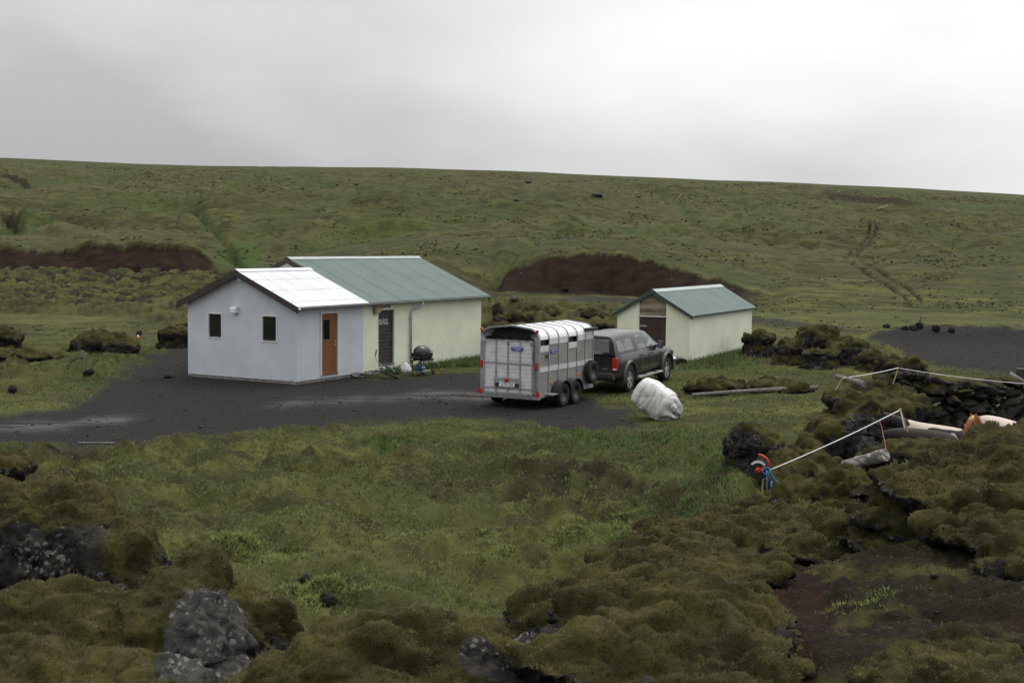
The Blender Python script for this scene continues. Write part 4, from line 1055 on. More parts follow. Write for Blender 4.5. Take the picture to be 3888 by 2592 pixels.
# tail ramp: planks between upright bars
rw = hw - .10; rz0, rz1 = TF + .01, 2.00; npk = 13
ramp = MB().box(-rw, rw, -.075, -.05, rz0, rz1).build('tail_ramp', m_galv, tr)
for k in range(npk):
    za, zb_ = rz0 + .03 + (rz1 - rz0 - .05) * k / npk, rz0 + .03 + (rz1 - rz0 - .05) * (k + 1) / npk
    MB().box(-rw + .02, rw - .02, -.092, -.076, za + .005, zb_ - .004).build('plank', m_alu, ramp)
for k in range(5):
    x = -rw + .02 + (2 * rw - .04) * k / 4; MB().box(x - .022, x + .022, -.118, -.0925, rz0, rz1).build('upright_bar', m_galv, ramp)
for z in (rz1 - .02, 1.33, rz0 + .17, rz0): MB().box(-rw, rw, -.130, -.1185, z - .015, z + .02).build('cross_bar', m_galv, ramp)
for x in (-rw + .05, 0, rw - .05): MB().tube([(x - .06, -.13, rz1 + .01), (x, -.15, rz1 - .02), (x + .02, -.145, rz1 - .14)], .018, 8).build('ramp_hook', m_galv, ramp, smooth=True)
pb = MB().box(-.44, .44, -.150, -.131, rz0 + .20, rz0 + .47).build('lamp_board', m_galv, ramp)
pl = MB().box(-.26, .26, -.166, -.152, rz0 + .22, rz0 + .335).build('number_plate', m_platewhite, ramp)
me = text_mesh('AT  705', 0.135, 'plate_lettering', .0015)
lt = link_mesh('plate_lettering', me, m_platetext, pl); lt.rotation_euler = (PI / 2, 0, 0); lt.location = (0.02, -.1675, rz0 + .277); lt.scale = (.92, 1, 1)
MB().box(-.025, .005, -.170, -.1665, rz0 + .25, rz0 + .305).build('plate_sticker', m_blue, pl)
MB().box(-.25, -.225, -.170, -.1665, rz0 + .29, rz0 + .325).build('plate_flag', m_blue, pl)
for x in (-.33, .33): MB().box(x - .055, x + .055, -.185, -.151, rz0 + .215, rz0 + .325).build('plate_lamp', m_black, ramp, bevel=.012)
MB().lathe([(0.06, -.151), (0.06, -.19), (0.04, -.20), (0, -.20)], 16, 'y', (-.02, 0, rz0 + .41)).build('fog_lamp', m_redlens, ramp, smooth=True)
lb = MB().box(.12, .50, -.136, -.120, 1.70, 1.82).build('maker_label', m_blue, ramp)
me = text_mesh('IFOR WILLIAMS', 0.05, 'label_lettering', .001); lt = link_mesh('label_lettering', me, m_platewhite, lb); lt.rotation_euler = (PI / 2, 0, 0); lt.location = (.31, -.137, 1.785)
me = text_mesh('TRAILERS', 0.045, 'label_lettering', .001); lt = link_mesh('label_lettering', me, m_platewhite, lb); lt.rotation_euler = (PI / 2, 0, 0); lt.location = (.31, -.137, 1.735)
lb = MB().box(hw + .001, hw + .012, .78, 1.14, 1.58, 1.71).build('maker_label', m_blue, tr)
me = text_mesh('IFOR WILLIAMS', 0.048, 'label_lettering', .001); lt = link_mesh('label_lettering', me, m_platewhite, lb); lt.rotation_euler = (PI / 2, 0, PI / 2); lt.location = (hw + .0135, .96, 1.675)
me = text_mesh('TRAILERS', 0.042, 'label_lettering', .001); lt = link_mesh('label_lettering', me, m_platewhite, lb); lt.rotation_euler = (PI / 2, 0, PI / 2); lt.location = (hw + .0135, .96, 1.62)
# lamps
for s in (1, -1):
    MB().prism([(s * (hw + .05) - .09, -.075, TF - .03), (s * (hw + .05) + .09, -.075, TF - .03), (s * (hw + .05) + .02, -.075, TF + .15), (s * (hw + .05) - .02, -.075, TF + .15)], (0, .012, 0)).build('triangle_reflector', m_redlens, tr)
    MB().box(s * (hw - .01) - .04, s * (hw - .01) + .04, -.085, -.032, 1.16, 1.37).build('tail_light', m_redlens, tr, bevel=.012)
    MB().bar((s * (hw - .05), -.03, 2.22), (s * (hw + .03), -.05, 2.31), .07, .07).build('marker_light', m_redlens, tr, bevel=.01)
for y, z in ((.86, .72), (2.66, .82)): MB().lathe([(.045, hw + .002), (.04, hw + .025), (0, hw + .03)], 12, 'x', (0, y, z)).build('amber_reflector', m_amber, tr)
MB().lathe([(.02, hw), (.06, hw + .02), (.06, hw + .035), (0, hw + .035)], 14, 'x', (0, .52, 1.53)).build('door_catch', m_black, tr)
MB().box(hw - .02, hw + .12, 3.05, TL + .12, 2.13, 2.22).build('front_marker_light', m_black, tr, bevel=.01)
riv = MB()
for i in range(1, 6):
    for z in (.62, 1.02, 1.36, 1.78):
        for dy in (-.035, .035): riv.lathe([(.012, hw + .0), (.010, hw + .012), (0, hw + .012)], 6, 'x', (0, ys_h[i] + dy, z))
o = riv.build('rivets', m_chrome, tr); o['kind'] = 'stuff'
# wheels and mudguards
for s in (1, -1):
    for y in (1.22, 2.02):
        wheel(tr, s * (hw + .17), y, .35, .35, .20, .21, s, 'steel')
        arc = [(.42 * math.cos(a), .42 * math.sin(a)) for a in np.linspace(math.radians(5), math.radians(178), 15)]
        ring = []
        for c, q in arc: ring.append([(s * (hw + .02), y + c, .36 + q), (s * (hw + .30), y + c, .36 + q), (s * (hw + .30), y + c * .965, .36 + q * .965), (s * (hw + .02), y + c * .965, .36 + q * .965)])
        MB().loft(ring).build('mudguard', m_black, tr, smooth=True, angle=40)
    MB().box(min(s * (hw + .03), s * (hw + .26)), max(s * (hw + .03), s * (hw + .26)), .45, .82, TF - .02, TF + .015).build('side_step', m_galv, tr)
    MB().bar((s * (hw + .05), 1.62, .35), (-s * 0, 1.62, .35), .09, .09).build('axle', m_black, tr)
wheel(tr, hw + .14, 3.28, .86, .35, .19, .21, 1, 'steel', 'spare_wheel')
MB().bar((hw - .01, 3.28, .86), (hw + .08, 3.28, .86), .08, .08).build('spare_bracket', m_galv, tr)
# drawbar
MB().bar((.55, TL - .2, TF - .05), (0.05, TL + 1.02, TF + .02), .07, .09).bar((-.55, TL - .2, TF - .05), (-0.05, TL + 1.02, TF + .02), .07, .09).build('drawbar', m_galv, tr)
MB().tube([(.12, TL + .75, 0.14), (.12, TL + .75, .95)], .03, 8).build('jockey_post', m_galv, tr)
MB().lathe([(.11, -.03), (.11, .03)], 18, 'x', (.12, TL + .75, .12)).build('jockey_wheel', m_tyre, tr)

# ------------------------------------------------------------------ pickup
n = N('graphite_car_paint')
dustz = n.new('ShaderNodeSeparateXYZ'); n.t.links.new(n.coord(), dustz.inputs[0])
dmask = n.math('MULTIPLY', n.ramp(n.math('ADD', dustz.outputs['Z'], n.math('MULTIPLY', n.noise(2.5, 5, .6), .5)), 1.45, .75), .55)
m_paint = n.out(n.mix(dmask, (0.008, 0.0085, 0.0095), (0.046, 0.042, 0.033)), n.math('ADD', n.math('MULTIPLY', dmask, .5), .22), 0.0, 0.5)
m_paint.node_tree.nodes['Principled BSDF'].inputs['Coat Weight'].default_value = 0.12
m_cap = M('grey_canopy_paint', (0.012, 0.0125, 0.014), 0.24, 0, 0.12, 2, 0.5)
m_tint = N('tinted_side_glass').out((0.10, 0.105, 0.11), 0.08, 0, 0.9)  # grey base colour also carries the reflected sky
m_clearglass = N('greenish_side_glass').out((0.16, 0.21, 0.205), 0.05, 0, 0.8)
m_flare = M('grey_wheel_flare', (0.040, 0.041, 0.043), 0.55, 0, .1)
m_step = M('alloy_step', (0.33, 0.315, 0.28), 0.55, 0.3, .15, 5)
pk = thing('pickup_truck', 'dark grey double-cab pickup with canopy parked before the shed', 'pickup truck', (2.98, 42.8, 0.0), -0.458)
pk.rotation_euler = (0.012, 0, -0.458)
WB, RO, FO = 3.57, 1.16, 1.02
def ring_b(y, top, wide=1.0, low=.50, crown=.02, shoulder=.07):
    """body section: symmetric, from sill to deck"""
    half = [(0.0, low), (.80 * wide, low), (.93 * wide, low + .06), (.985 * wide, .80), (.985 * wide, .98), (.955 * wide, top - shoulder - .02), (.90 * wide, top - .012), (.84 * wide, top), (0.0, top + crown)]
    return [(x, y, z) for x, z in half] + [(-x, y, z) for x, z in half[-2:0:-1]]
st = [(-1.10, 1.26, .95), (-1.04, 1.285, .985), (-.6, 1.29, 1.0), (0, 1.29, 1.0), (.78, 1.29, 1.0), (1.8, 1.29, 1.0), (2.75, 1.28, 1.0), (3.0, 1.27, .995), (3.3, 1.24, .985), (3.9, 1.19, .97), (4.3, 1.13, .93), (4.52, 1.04, .86), (4.56, .95, .82)]
body = MB().loft([ring_b(y, t, w) for y, t, w in st]).build('body', m_paint, pk, smooth=True, angle=38)
for yc in (0.0, WB):
    cut_o = MB().lathe([(.50, -1.3), (.50, -.62)], 40, 'x', (0, yc, .46)).lathe([(.50, .62), (.50, 1.3)], 40, 'x', (0, yc, .46)).build('cutter', m_black)
    md = body.modifiers.new('arch', 'BOOLEAN'); md.operation = 'DIFFERENCE'; md.object = cut_o; md.solver = 'EXACT'
    bake(body); cm = cut_o.data; bpy.data.objects.remove(cut_o); bpy.data.meshes.remove(cm)
try: body.data.set_sharp_from_angle(angle=math.radians(38))
except Exception: pass
# cab above the belt
def ring_c(y, zt, xr, y_lean=0.0, belt=1.275, xb=.90):
    half = [(xb, belt), (xb - (xb - xr) * .55, belt + (zt - belt) * .62), (xr, zt - .075), (xr - .05, zt - .025), (xr - .16, zt - .004), (0, zt + .015)]
    return [(x, y + y_lean * (z - belt), z) for x, z in half] + [(-x, y + y_lean * (z - belt), z) for x, z in half[-2::-1]]
def sidex(z, zt, xr, belt=1.275, xb=.90):
    """x of the cab's side at height z"""
    zm, xm = belt + (zt - belt) * .62, xb - (xb - xr) * .55
    return xb + (xm - xb) * (z - belt) / (zm - belt) if z < zm else xm + (xr - xm) * (z - zm) / (zt - .075 - zm)
cz, cx = 1.90, .66
cab_st = [(.80, cz, cx), (1.3, cz + .01, cx), (1.9, cz, cx), (2.25, cz - .05, cx - .01), (2.55, 1.70, .70), (2.85, 1.45, .80), (3.05, 1.30, .89)]
MB().loft([ring_c(y, t, x) for y, t, x in cab_st]).build('cab', m_paint, pk, smooth=True, angle=45)
# canopy over the bed
MB().loft([ring_c(y, t, x, 0, 1.285, .89) for y, t, x in ((-1.10, 1.30, .885),)] + [[(x, -1.10 + .20 * (z - 1.285) / .6, z) for x, _, z in ring_c(0, 1.86, .70, 0, 1.287, .89)]] + [ring_c(y, t, x, 0, 1.287, .89) for y, t, x in ((-.5, 1.90, .69), (.3, 1.92, .68), (.772, 1.91, .67))]).build('canopy', m_cap, pk, smooth=True, angle=45)
def side_pane(name, quad, mat, s, zt, xr, xb=.90, belt=1.275, o=.006, t=.004, parent=pk):
    V = [(s * (sidex(z, zt, xr, belt, xb) + o), y, z) for y, z in quad]; W_ = [(s * (sidex(z, zt, xr, belt, xb) + o - t - .02), y, z) for y, z in quad]
    k = len(quad)
    return MB().add(V + W_, [tuple(range(k)), tuple(range(2 * k - 1, k - 1, -1))] + [(i, (i + 1) % k, (i + 1) % k + k, i + k) for i in range(k)]).build(name, mat, parent)
for s in (1, -1):
    side_pane('side_window', [(-.78, 1.40), (-.70, 1.36), (-.18, 1.36), (-.18, 1.70), (-.72, 1.70), (-.78, 1.65)], m_tint, s, 1.9, .69, .89, 1.287)
    side_pane('side_window', [(-.15, 1.36), (.52, 1.36), (.56, 1.40), (.50, 1.67), (.44, 1.71), (-.15, 1.70)], m_tint, s, 1.9, .69, .89, 1.287)
    side_pane('window_divider', [(-.175, 1.345), (-.155, 1.345), (-.155, 1.715), (-.175, 1.715)], m_black, s, 1.9, .69, .89, 1.287, .009)
    side_pane('rear_door_window', [(1.02, 1.34), (1.72, 1.34), (1.68, 1.60), (1.60, 1.77), (1.12, 1.78), (1.04, 1.70)], m_tint, s, cz, cx)
    side_pane('front_door_window', [(1.82, 1.34), (2.66, 1.34), (2.60, 1.42), (2.22, 1.72), (2.05, 1.77), (1.78, 1.78)], m_clearglass, s, cz, cx)
    for yy in (.93, 1.77, 2.86):
        MB().box(s * .987 - .004, s * .987 + .004, yy - .008, yy + .008, .60, 1.20).build('door_seam', m_black, pk)
    for yy in (1.20, 2.05):
        MB().box(s * .985 - .012, s * .985 + .03, yy - .10, yy + .10, 1.10, 1.135).build('door_handle', m_black, pk, bevel=.01)
    MB().box(s * .99 - .012, s * .99 + .014, 1.02, 2.78, .66, .70).build('chrome_strip', m_chrome, pk)
    MB().box(s * .99 - .006, s * .99 + .008, 2.42, 2.74, 1.00, 1.022).build('door_badge', m_chrome, pk)
    MB().lathe([(.022, s * .97), (.02, s * 1.0), (0, s * 1.002)], 10, 'x', (0, 2.93, 1.10)).build('fender_badge', m_chrome, pk)
    # step board with two tread pads
    stp = MB().box(min(s * .86, s * 1.10), max(s * .86, s * 1.10), .62, 2.85, .40, .455).build('step_board', m_step, pk, bevel=.012)
    for yy in (1.10, 2.15): MB().box(min(s * .93, s * 1.06), max(s * .93, s * 1.06), yy, yy + .42, .4555, .461).build('tread_pad', m_black, stp)
    # mirrors
    mi = MB().loft([[(s * (1.06 + .09 * a), 2.58 + dy, 1.36 + .13 * b) for a, b in ((-1, -1), (1, -1), (1.1, 0), (1, 1), (-1, 1))] for dy in (0, .12)]).build('door_mirror', m_black, pk, bevel=.02)
    MB().bar((s * .88, 2.64, 1.31), (s * 1.0, 2.64, 1.31), .06, .08).build('mirror_arm', m_black, mi)
    MB().box(s * 1.06 - .075, s * 1.06 + .075, 2.574, 2.578, 1.26, 1.46).build('mirror_glass', m_tint, mi)
    # flares, mudflaps, lights
    for yc in (0.0, WB):
        rg = []
        for a in np.linspace(math.radians(-12), math.radians(192), 21):
            c, q = math.cos(a), math.sin(a)
            rg.append([(s * .955, yc + .495 * c, .46 + .495 * q), (s * 1.045, yc + .505 * c, .46 + .505 * q), (s * 1.05, yc + .56 * c, .46 + .56 * q), (s * .975, yc + .60 * c, .46 + .60 * q)])
        MB().loft(rg).build('wheel_flare', m_flare, pk, smooth=True, angle=50)
        MB().box(s * .84 - .16, s * .84 + .16, yc - .62, yc - .60, .24, .66).build('mud_flap', m_black, pk)
        wheel(pk, s * .86, yc, .41, .41, .28, .265, s, 'alloy')
    tl = MB().box(min(s * .80, s * .972), max(s * .80, s * .972), -1.125, -1.02, .80, 1.20).build('tail_light', m_redlens, pk, bevel=.02)
    MB().box(min(s * .83, s * .95), max(s * .83, s * .95), -1.132, -1.124, .815, .86).build('reversing_lens', m_platewhite, tl)
    MB().box(min(s * .62, s * .88), max(s * .62, s * .88), 4.36, 4.55, .86, 1.02).build('headlight', m_tint, pk, bevel=.03)
MB().box(-.78, .78, -1.118, -1.06, .64, 1.24).build('tailgate', m_paint, pk, bevel=.02)
MB().box(-.16, .16, -1.135, -1.115, 1.10, 1.17).build('tailgate_handle', m_black, pk, bevel=.01)
me = text_mesh('4x4', .12, 'tailgate_badge', .004); lt = link_mesh('tailgate_badge', me, m_chrome, pk); lt.rotation_euler = (PI / 2, 0, 0); lt.location = (.55, -1.121, .84)
V = [(-.68, 1.36), (.68, 1.36), (.60, 1.76), (-.60, 1.76)]
yb = lambda z: -1.10 + .20 * (z - 1.285) / .6
MB().add([(x, yb(z) - .008, z) for x, z in V] + [(x, yb(z) + .03, z) for x, z in V], [(0, 1, 2, 3), (7, 6, 5, 4), (0, 4, 5, 1), (1, 5, 6, 2), (2, 6, 7, 3), (3, 7, 4, 0)]).build('canopy_rear_window', m_tint, pk)
em = MB().bar((.08, -1.108, 1.335), (.46, -1.108, 1.335), .012, .075, (0, 0, 1)).build('canopy_emblem', m_chrome, pk, bevel=.006)
for a, b in ((.11, .13), (.17, .19), (.25, .27), (.32, .43)): MB().box(a, b, -1.1165, -1.1145, 1.322, 1.348).build('emblem_slot', m_black, em)
bp = MB().loft([[(x, y, z) for y, z in ((-1.30, .50), (-1.32, .60), (-1.30, .70), (-1.10, .70), (-1.10, .50))] for x in (-.90, -.6, .6, .90)]).build('rear_bumper', m_paint, pk, bevel=.015)
MB().box(-.86, .86, -1.312, -1.20, .702, .722).build('bumper_step', m_chrome, bp)
MB().box(-.30, .30, -1.335, -1.315, .52, .60).build('bumper_recess', m_black, bp)
MB().bar((0, -1.25, .44), (0, -1.52, .44), .06, .06).build('tow_bar', m_black, pk)
MB().box(-.95, .95, 4.50, 4.68, .48, .74).build('front_bumper', m_chrome, pk, bevel=.05)
MB().box(-.55, .55, 4.50, 4.585, .78, 1.04).build('grille', m_chrome, pk, bevel=.02)
MB().add([(-.70, 3.02, 1.335), (.70, 3.02, 1.335), (.58, 2.30, 1.845), (-.58, 2.30, 1.845)], [(0, 1, 2, 3)]).build('windscreen', m_tint, pk)
MB().tube([(-.45, 1.0, 1.90), (-.46, .92, 2.16)], .006, 6).build('antenna', m_black, pk)
MB().box(-.70, .70, -.2, 3.4, .34, .52).build('chassis', m_black, pk)
for yc in (0, WB): MB().tube([(-.8, yc, .41), (.8, yc, .41)], .06, 8).build('axle', m_black, pk)
# ================================================================== rocks
def rock_material(name, spots=0.5, rock_lo=(0.012, 0.0108, 0.0095), rock_hi=(0.050, 0.045, 0.039)):
    n = N(name); P = n.pos()
    r = n.mix(n.ramp(n.noise(6, 6, 0.7, P), 0.32, 0.7), rock_lo, rock_hi)
    pit = n.noise(28, 4, 0.7, P)
    r = n.mix(n.math('MULTIPLY', n.ramp(pit, 0.5, 0.7), 0.6), r, (0.012, 0.011, 0.011))
    vo = n.new('ShaderNodeTexVoronoi'); vo.inputs['Scale'].default_value = 24.0; vo.inputs['Randomness'].default_value = 1.0
    wv = n.new('ShaderNodeVectorMath', operation='ADD'); n.t.links.new(P, wv.inputs[0])
    nz = n.new('ShaderNodeTexNoise'); nz.inputs['Scale'].default_value = 7; n.t.links.new(P, nz.inputs['Vector'])
    ws = n.new('ShaderNodeVectorMath', operation='SCALE'); ws.inputs['Scale'].default_value = 0.11; n.t.links.new(nz.outputs['Color'], ws.inputs[0]); n.t.links.new(ws.outputs[0], wv.inputs[1])
    n.t.links.new(wv.outputs[0], vo.inputs['Vector'])
    lich = n.math('MULTIPLY', n.ramp(vo.outputs['Distance'], 0.48, 0.30), n.ramp(n.noise(4.5, 4, 0.6, P), 0.50, 0.60))
    r = n.mix(n.math('MULTIPLY', lich, spots), r, n.mix(n.ramp(n.noise(40, 3, 0.7, P), .35, .65), (0.08, 0.08, 0.074), (0.21, 0.205, 0.19)))
    moss = n.mix(n.ramp(n.noise(1.9, 5, 0.6, P), 0.35, 0.65), (0.020, 0.0185, 0.007), (0.058, 0.052, 0.0165))
    moss = n.mix(n.math('MULTIPLY', n.ramp(n.noise(5.5, 5, 0.7, P), 0.5, 0.72), 0.5), moss, (0.104, 0.090, 0.044))
    moss = n.mix(n.math('MULTIPLY', n.ramp(n.noise(13, 5, 0.7, P), 0.45, 0.72), 0.4), moss, (0.022, 0.020, 0.008))
    mk = n.ramp(n.math('ADD', n.attr('moss'), n.math('MULTIPLY', n.math('SUBTRACT', n.noise(16, 5, 0.7, P), 0.5), 0.7)), 0.38, 0.58)
    n.bump(n.math('ADD', n.math('MULTIPLY', n.noise(20, 5, 0.75, P), 0.6), n.math('MULTIPLY', n.noise(70, 3, 0.7, P), 0.3)), 0.85, 0.035)
    return n.out(n.mix(mk, r, moss), 0.95, 0, 0.07)
m_rock = rock_material('mossy_lava', 0.75)
m_darkrock = rock_material('dark_mossy_lava', 0.25, (0.009, 0.008, 0.007), (0.032, 0.028, 0.024))
m_greystone = rock_material('grey_stone', .3, (0.05, 0.048, 0.043), (0.11, 0.104, 0.096))
m_palerock = rock_material('pale_lichened_lava', .85, (0.024, 0.0225, 0.0205), (0.085, 0.080, 0.073))
FUZZ = []                                   # (points, normals) of the moss close to the camera
import bmesh as _bm
_ico = {}
def ico(sub):
    if sub not in _ico:
        b = _bm.new(); _bm.ops.create_icosphere(b, subdivisions=sub, radius=1.0); b.verts.index_update()
        _ico[sub] = (np.array([v.co[:] for v in b.verts]), np.array([[v.index for v in f.verts] for f in b.faces])); b.free()
    return _ico[sub]
def normals_of(me):
    a = np.empty(len(me.vertices) * 3, np.float32); me.vertices.foreach_get('normal', a); return a.reshape(-1, 3)
def coords_of(me):
    a = np.empty(len(me.vertices) * 3, np.float32); me.vertices.foreach_get('co', a); return a.reshape(-1, 3)
def blob_rock(label, blobs, voxel, seed=0, moss=0.0, crag=1.0, mat=None, name='lava_rock', bias=(), group=None, fuzz=False, cat='rock', size=None, kind=None, feat=1.0):
    """rounded lava outcrop: ellipsoids (px, py, distance, rx, ry, rz) fused, then broken up; moss gathers on what faces up"""
    V, F, n = [], [], 0; iv, iff = ico(3); cs_ = []
    for b in blobs:
        c = at(b[0], b[1], b[2]); cs_.append(c)
        V.append(iv * np.array(b[3:6]) + c); F.append(iff + n); n += len(iv)
    for b, c in zip(blobs, list(cs_)):                       # a foot under every lobe that would hang in the air
        g = H1(c[0], c[1])
        if kind is None and c[2] - b[5] * .8 > g - .05:
            V.append(iv * np.array([b[3] * 1.05, b[4] * 1.02, max(.12, c[2] - g)]) + np.array([c[0], c[1], g])); F.append(iff + n); n += len(iv)
    C = np.array(cs_); size = size or float(np.mean([b[3] + b[5] for b in blobs]) / 2)
    base = np.array([C[:, 0].mean(), C[:, 1].mean(), 0.0]); base[2] = H1(base[0], base[1])
    me = fast_mesh(name, np.concatenate(V) - base, np.concatenate(F))
    o = link_mesh(name, me, mat or m_rock)
    md = o.modifiers.new('fuse', 'REMESH'); md.mode = 'VOXEL'; md.voxel_size = voxel; md.use_smooth_shade = True
    bake(o); me = o.data
    ne = len(me.edges); ed = np.empty(ne * 2, np.int32); me.edges.foreach_get('vertices', ed); ed = ed.reshape(-1, 2); lab = np.arange(len(me.vertices))
    for _ in range(400):                                     # keep one body: drop crumbs the fusing left apart
        m_ = np.minimum(lab[ed[:, 0]], lab[ed[:, 1]]); old = lab.copy(); np.minimum.at(lab, ed[:, 0], m_); np.minimum.at(lab, ed[:, 1], m_); lab = lab[lab]
        if (lab == old).all(): break
    big = np.bincount(lab).argmax()
    if kind is None and (lab != big).any():
        b_ = _bm.new(); b_.from_mesh(me); b_.verts.ensure_lookup_table(); _bm.ops.delete(b_, geom=[b_.verts[int(i)] for i in np.nonzero(lab != big)[0]], context='VERTS'); b_.to_mesh(me); b_.free()
        me.polygons.foreach_set('use_smooth', [True] * len(me.polygons)); me.update()
    co, nr = coords_of(me), normals_of(me); w = co + base
    wd = w + .55 * size * np.stack([fbm3(w / size + 3.3 * k, 2, seed + k) for k in range(3)], 1)
    a1, a2 = worley3(wd / (size * 0.9 * feat) + seed, seed + 21); pil = np.sqrt(np.clip(1 - (a1 / 1.0) ** 2, 0, 1)) * sstep(-.05, .45, a2 - a1)
    b1, b2 = worley3(wd / (size * .30 * feat) + seed, seed + 23); pil2 = np.sqrt(np.clip(1 - (b1 / 1.0) ** 2, 0, 1)) * sstep(-.05, .45, b2 - b1)
    f1 = fbm3(w / (size * 0.95) + seed * 3.1, 3, seed); f2 = np.abs(fbm3(w / (size * 0.42) + seed, 3, seed + 5)); f3 = fbm3(w / (size * 0.16), 3, seed + 9)
    rid = 1 - 2 * np.abs(fbm3(w / (size * .22) + 5, 3, seed + 31))
    up = nr[:, 2]
    mask = sstep(0.06, 0.62, up + 0.75 * f1 + 0.45 * f3 + moss)
    for (px, py, d, rad, val) in bias:
        c = at(px, py, d); q = np.exp(-(((w - c) / np.array(rad)) ** 4).sum(1)); mask = mask * (1 - q) + q * val
    disp = size * (0.27 * f1 * crag + mask * (.24 * pil + .05 * pil2 + .10 * (.2 - f2) - .17) + (1 - mask) * crag * (.10 * pil + .10 * rid + .12 * f3 - .10) + .03 * f3)
    co = co + nr * disp[:, None]
    me.vertices.foreach_set('co', np.ascontiguousarray(co, np.float32).ravel()); me.update()
    if me.attributes.get('moss'): me.attributes.remove(me.attributes['moss'])
    add_attr(me, 'moss', mask)
    if not me.materials: me.materials.append(mat or m_rock)
    o.location = [float(v) for v in base]
    tag(o, label, cat, group, kind)
    if fuzz: FUZZ.append((o, mask))
    return o
# near rocks, left and below
blob_rock('large mossy lava ridge with dark hollow face at the left edge', [(60, 1262, 8.9, .78, .65, .50), (270, 1318, 8.7, .36, .5, .36), (430, 1378, 8.4, .34, .5, .32), (585, 1478, 8.0, .30, .45, .28), (-150, 1230, 9.2, .7, .6, .55), (180, 1430, 8.6, .6, .5, .35)],
          0.022, 3, 0.10, 1.0, fuzz=True, feat=1.7, bias=[(70, 1290, 8.3, (.52, .6, .22), 0.0), (-80, 1290, 8.4, (.4, .6, .2), 0.0)])
blob_rock('moss-covered boulder with grey lichen-spotted face in the lower left corner', [(130, 1500, 6.2, .56, .5, .33), (370, 1462, 6.2, .27, .35, .29), (480, 1490, 6.15, .165, .3, .31), (240, 1610, 5.6, .48, .4, .22), (20, 1580, 5.7, .5, .4, .24), (500, 1600, 6.0, .18, .3, .2)],
          0.017, 5, 0.12, 0.7, m_palerock, fuzz=True, feat=1.7, bias=[(480, 1480, 5.95, (.19, .5, .30), 0.0), (430, 1560, 5.9, (.2, .4, .15), 0.0)])
blob_rock('broad brown-green mossy boulder at the bottom of the picture', [(880, 1535, 5.6, .55, .5, .24), (1110, 1548, 5.7, .25, .35, .20), (660, 1572, 5.5, .26, .3, .15), (940, 1620, 5.3, .6, .3, .2)],
          0.016, 8, 0.30, 0.8, fuzz=True, feat=1.3, bias=[(1130, 1540, 5.35, .16, .1)])
blob_rock('small round mossy rock at the left edge above the big ridge', [(20, 1070, 12.0, .22, .3, .13), (-30, 1072, 12.2, .3, .3, .14)], 0.02, 9, .1, 1, fuzz=False)
blob_rock('low pale-topped moss cushion in the lower right corner', [(2150, 1572, 5.35, .36, .4, .13), (2290, 1590, 5.3, .25, .35, .12), (2060, 1560, 5.5, .16, .2, .08)], 0.016, 10, 0.35, .8, fuzz=True)
blob_rock('dark bare rock on the slope near the right edge', [(2280, 1320, 7.7, .085, .10, .075), (2300, 1330, 7.65, .06, .08, .05)], 0.008, 11, -.6, 1.1, m_darkrock)
# the spur with the fence
blob_rock('tall mossy lava block with split grey face beside the fence tape', [(1965, 985, 25.68, 0.535, 0.642, 0.77), (1905, 1020, 25.25, 0.535, 0.535, 0.589), (1985, 1060, 24.93, 0.428, 0.535, 0.449), (1850, 1055, 24.82, 0.482, 0.535, 0.428)], 0.045, 14, -.05, 1.2,
          bias=[(1975, 1000, 24.8, .4, 0.0), (2010, 990, 25.0, .3, 0.0)])
blob_rock('grey lichen-spotted rock at the meadow edge left of the fence', [(1712, 1015, 24.3, .40, .4, .40), (1762, 1030, 24, .35, .4, .34)], 0.04, 15, -.28, 1.2)
blob_rock('moss bank right behind the red and black fence reel', [(1830, 1110, 23.01, 0.642, 0.642, 0.428), (1790, 1080, 23.54, 0.482, 0.535, 0.374), (1870, 1075, 23.54, 0.482, 0.535, 0.342)], 0.04, 16, .12, 1.0)
blob_rock('crumbling mossy rock below the fence reel', [(1800, 1175, 19.0, .55, .5, .30), (1850, 1150, 18.5, .5, .5, .33)], 0.035, 17, -.05, 1.1)
blob_rock('bright green moss mound with steep side in front of the log', [(1945, 1150, 15, .42, .5, .42), (2015, 1165, 15.2, .32, .4, .30), (1900, 1205, 14.6, .26, .35, .30), (1980, 1230, 14.4, .45, .4, .28)], 0.028, 18, .28, .8, fuzz=True, bias=[(1860, 1190, 14.2, .16, 0.0)])
blob_rock('dark hollowed rock with pale rim in the middle of the moss slope', [(2035, 1165, 12.3, .20, .25, .24), (2060, 1140, 12.5, .25, .25, .14)], 0.02, 19, -.35, 1.1, m_darkrock)
blob_rock('rounded moss knob above the footpath', [(1745, 1232, 13.4, .24, .25, .13), (1712, 1238, 13.2, .12, .2, .09)], 0.018, 20, .3, .8, fuzz=True)
blob_rock('dark mossy bank in front of the grazing horses', [(2095, 1045, 20.09, 0.721, 0.515, 0.288), (2020, 1060, 20.6, 0.412, 0.515, 0.227), (2165, 1050, 19.57, 0.36, 0.412, 0.288)], 0.04, 21, .0, 1.1, m_darkrock)
blob_rock('leaning lava tower with moss cap beyond the fence tape', [(2090, 858, 36, .48, .5, .50), (2045, 840, 36.2, .42, .5, .30), (2050, 878, 36, .5, .5, .32)], 0.05, 22, -.08, 1.1, m_darkrock)
blob_rock('lava rock under the leaning log', [(1995, 898, 31.5, .55, .5, .30), (1935, 915, 31, .5, .5, .25), (2060, 915, 31, .6, .5, .30)], 0.05, 23, -.05, 1.1)
blob_rock('dark lava slab below the stone wall end', [(2045, 960, 28, .55, .5, .45), (2010, 930, 28.5, .45, .5, .4), (2085, 940, 29, .5, .5, .35)], 0.05, 24, -.18, 1.1, m_darkrock)
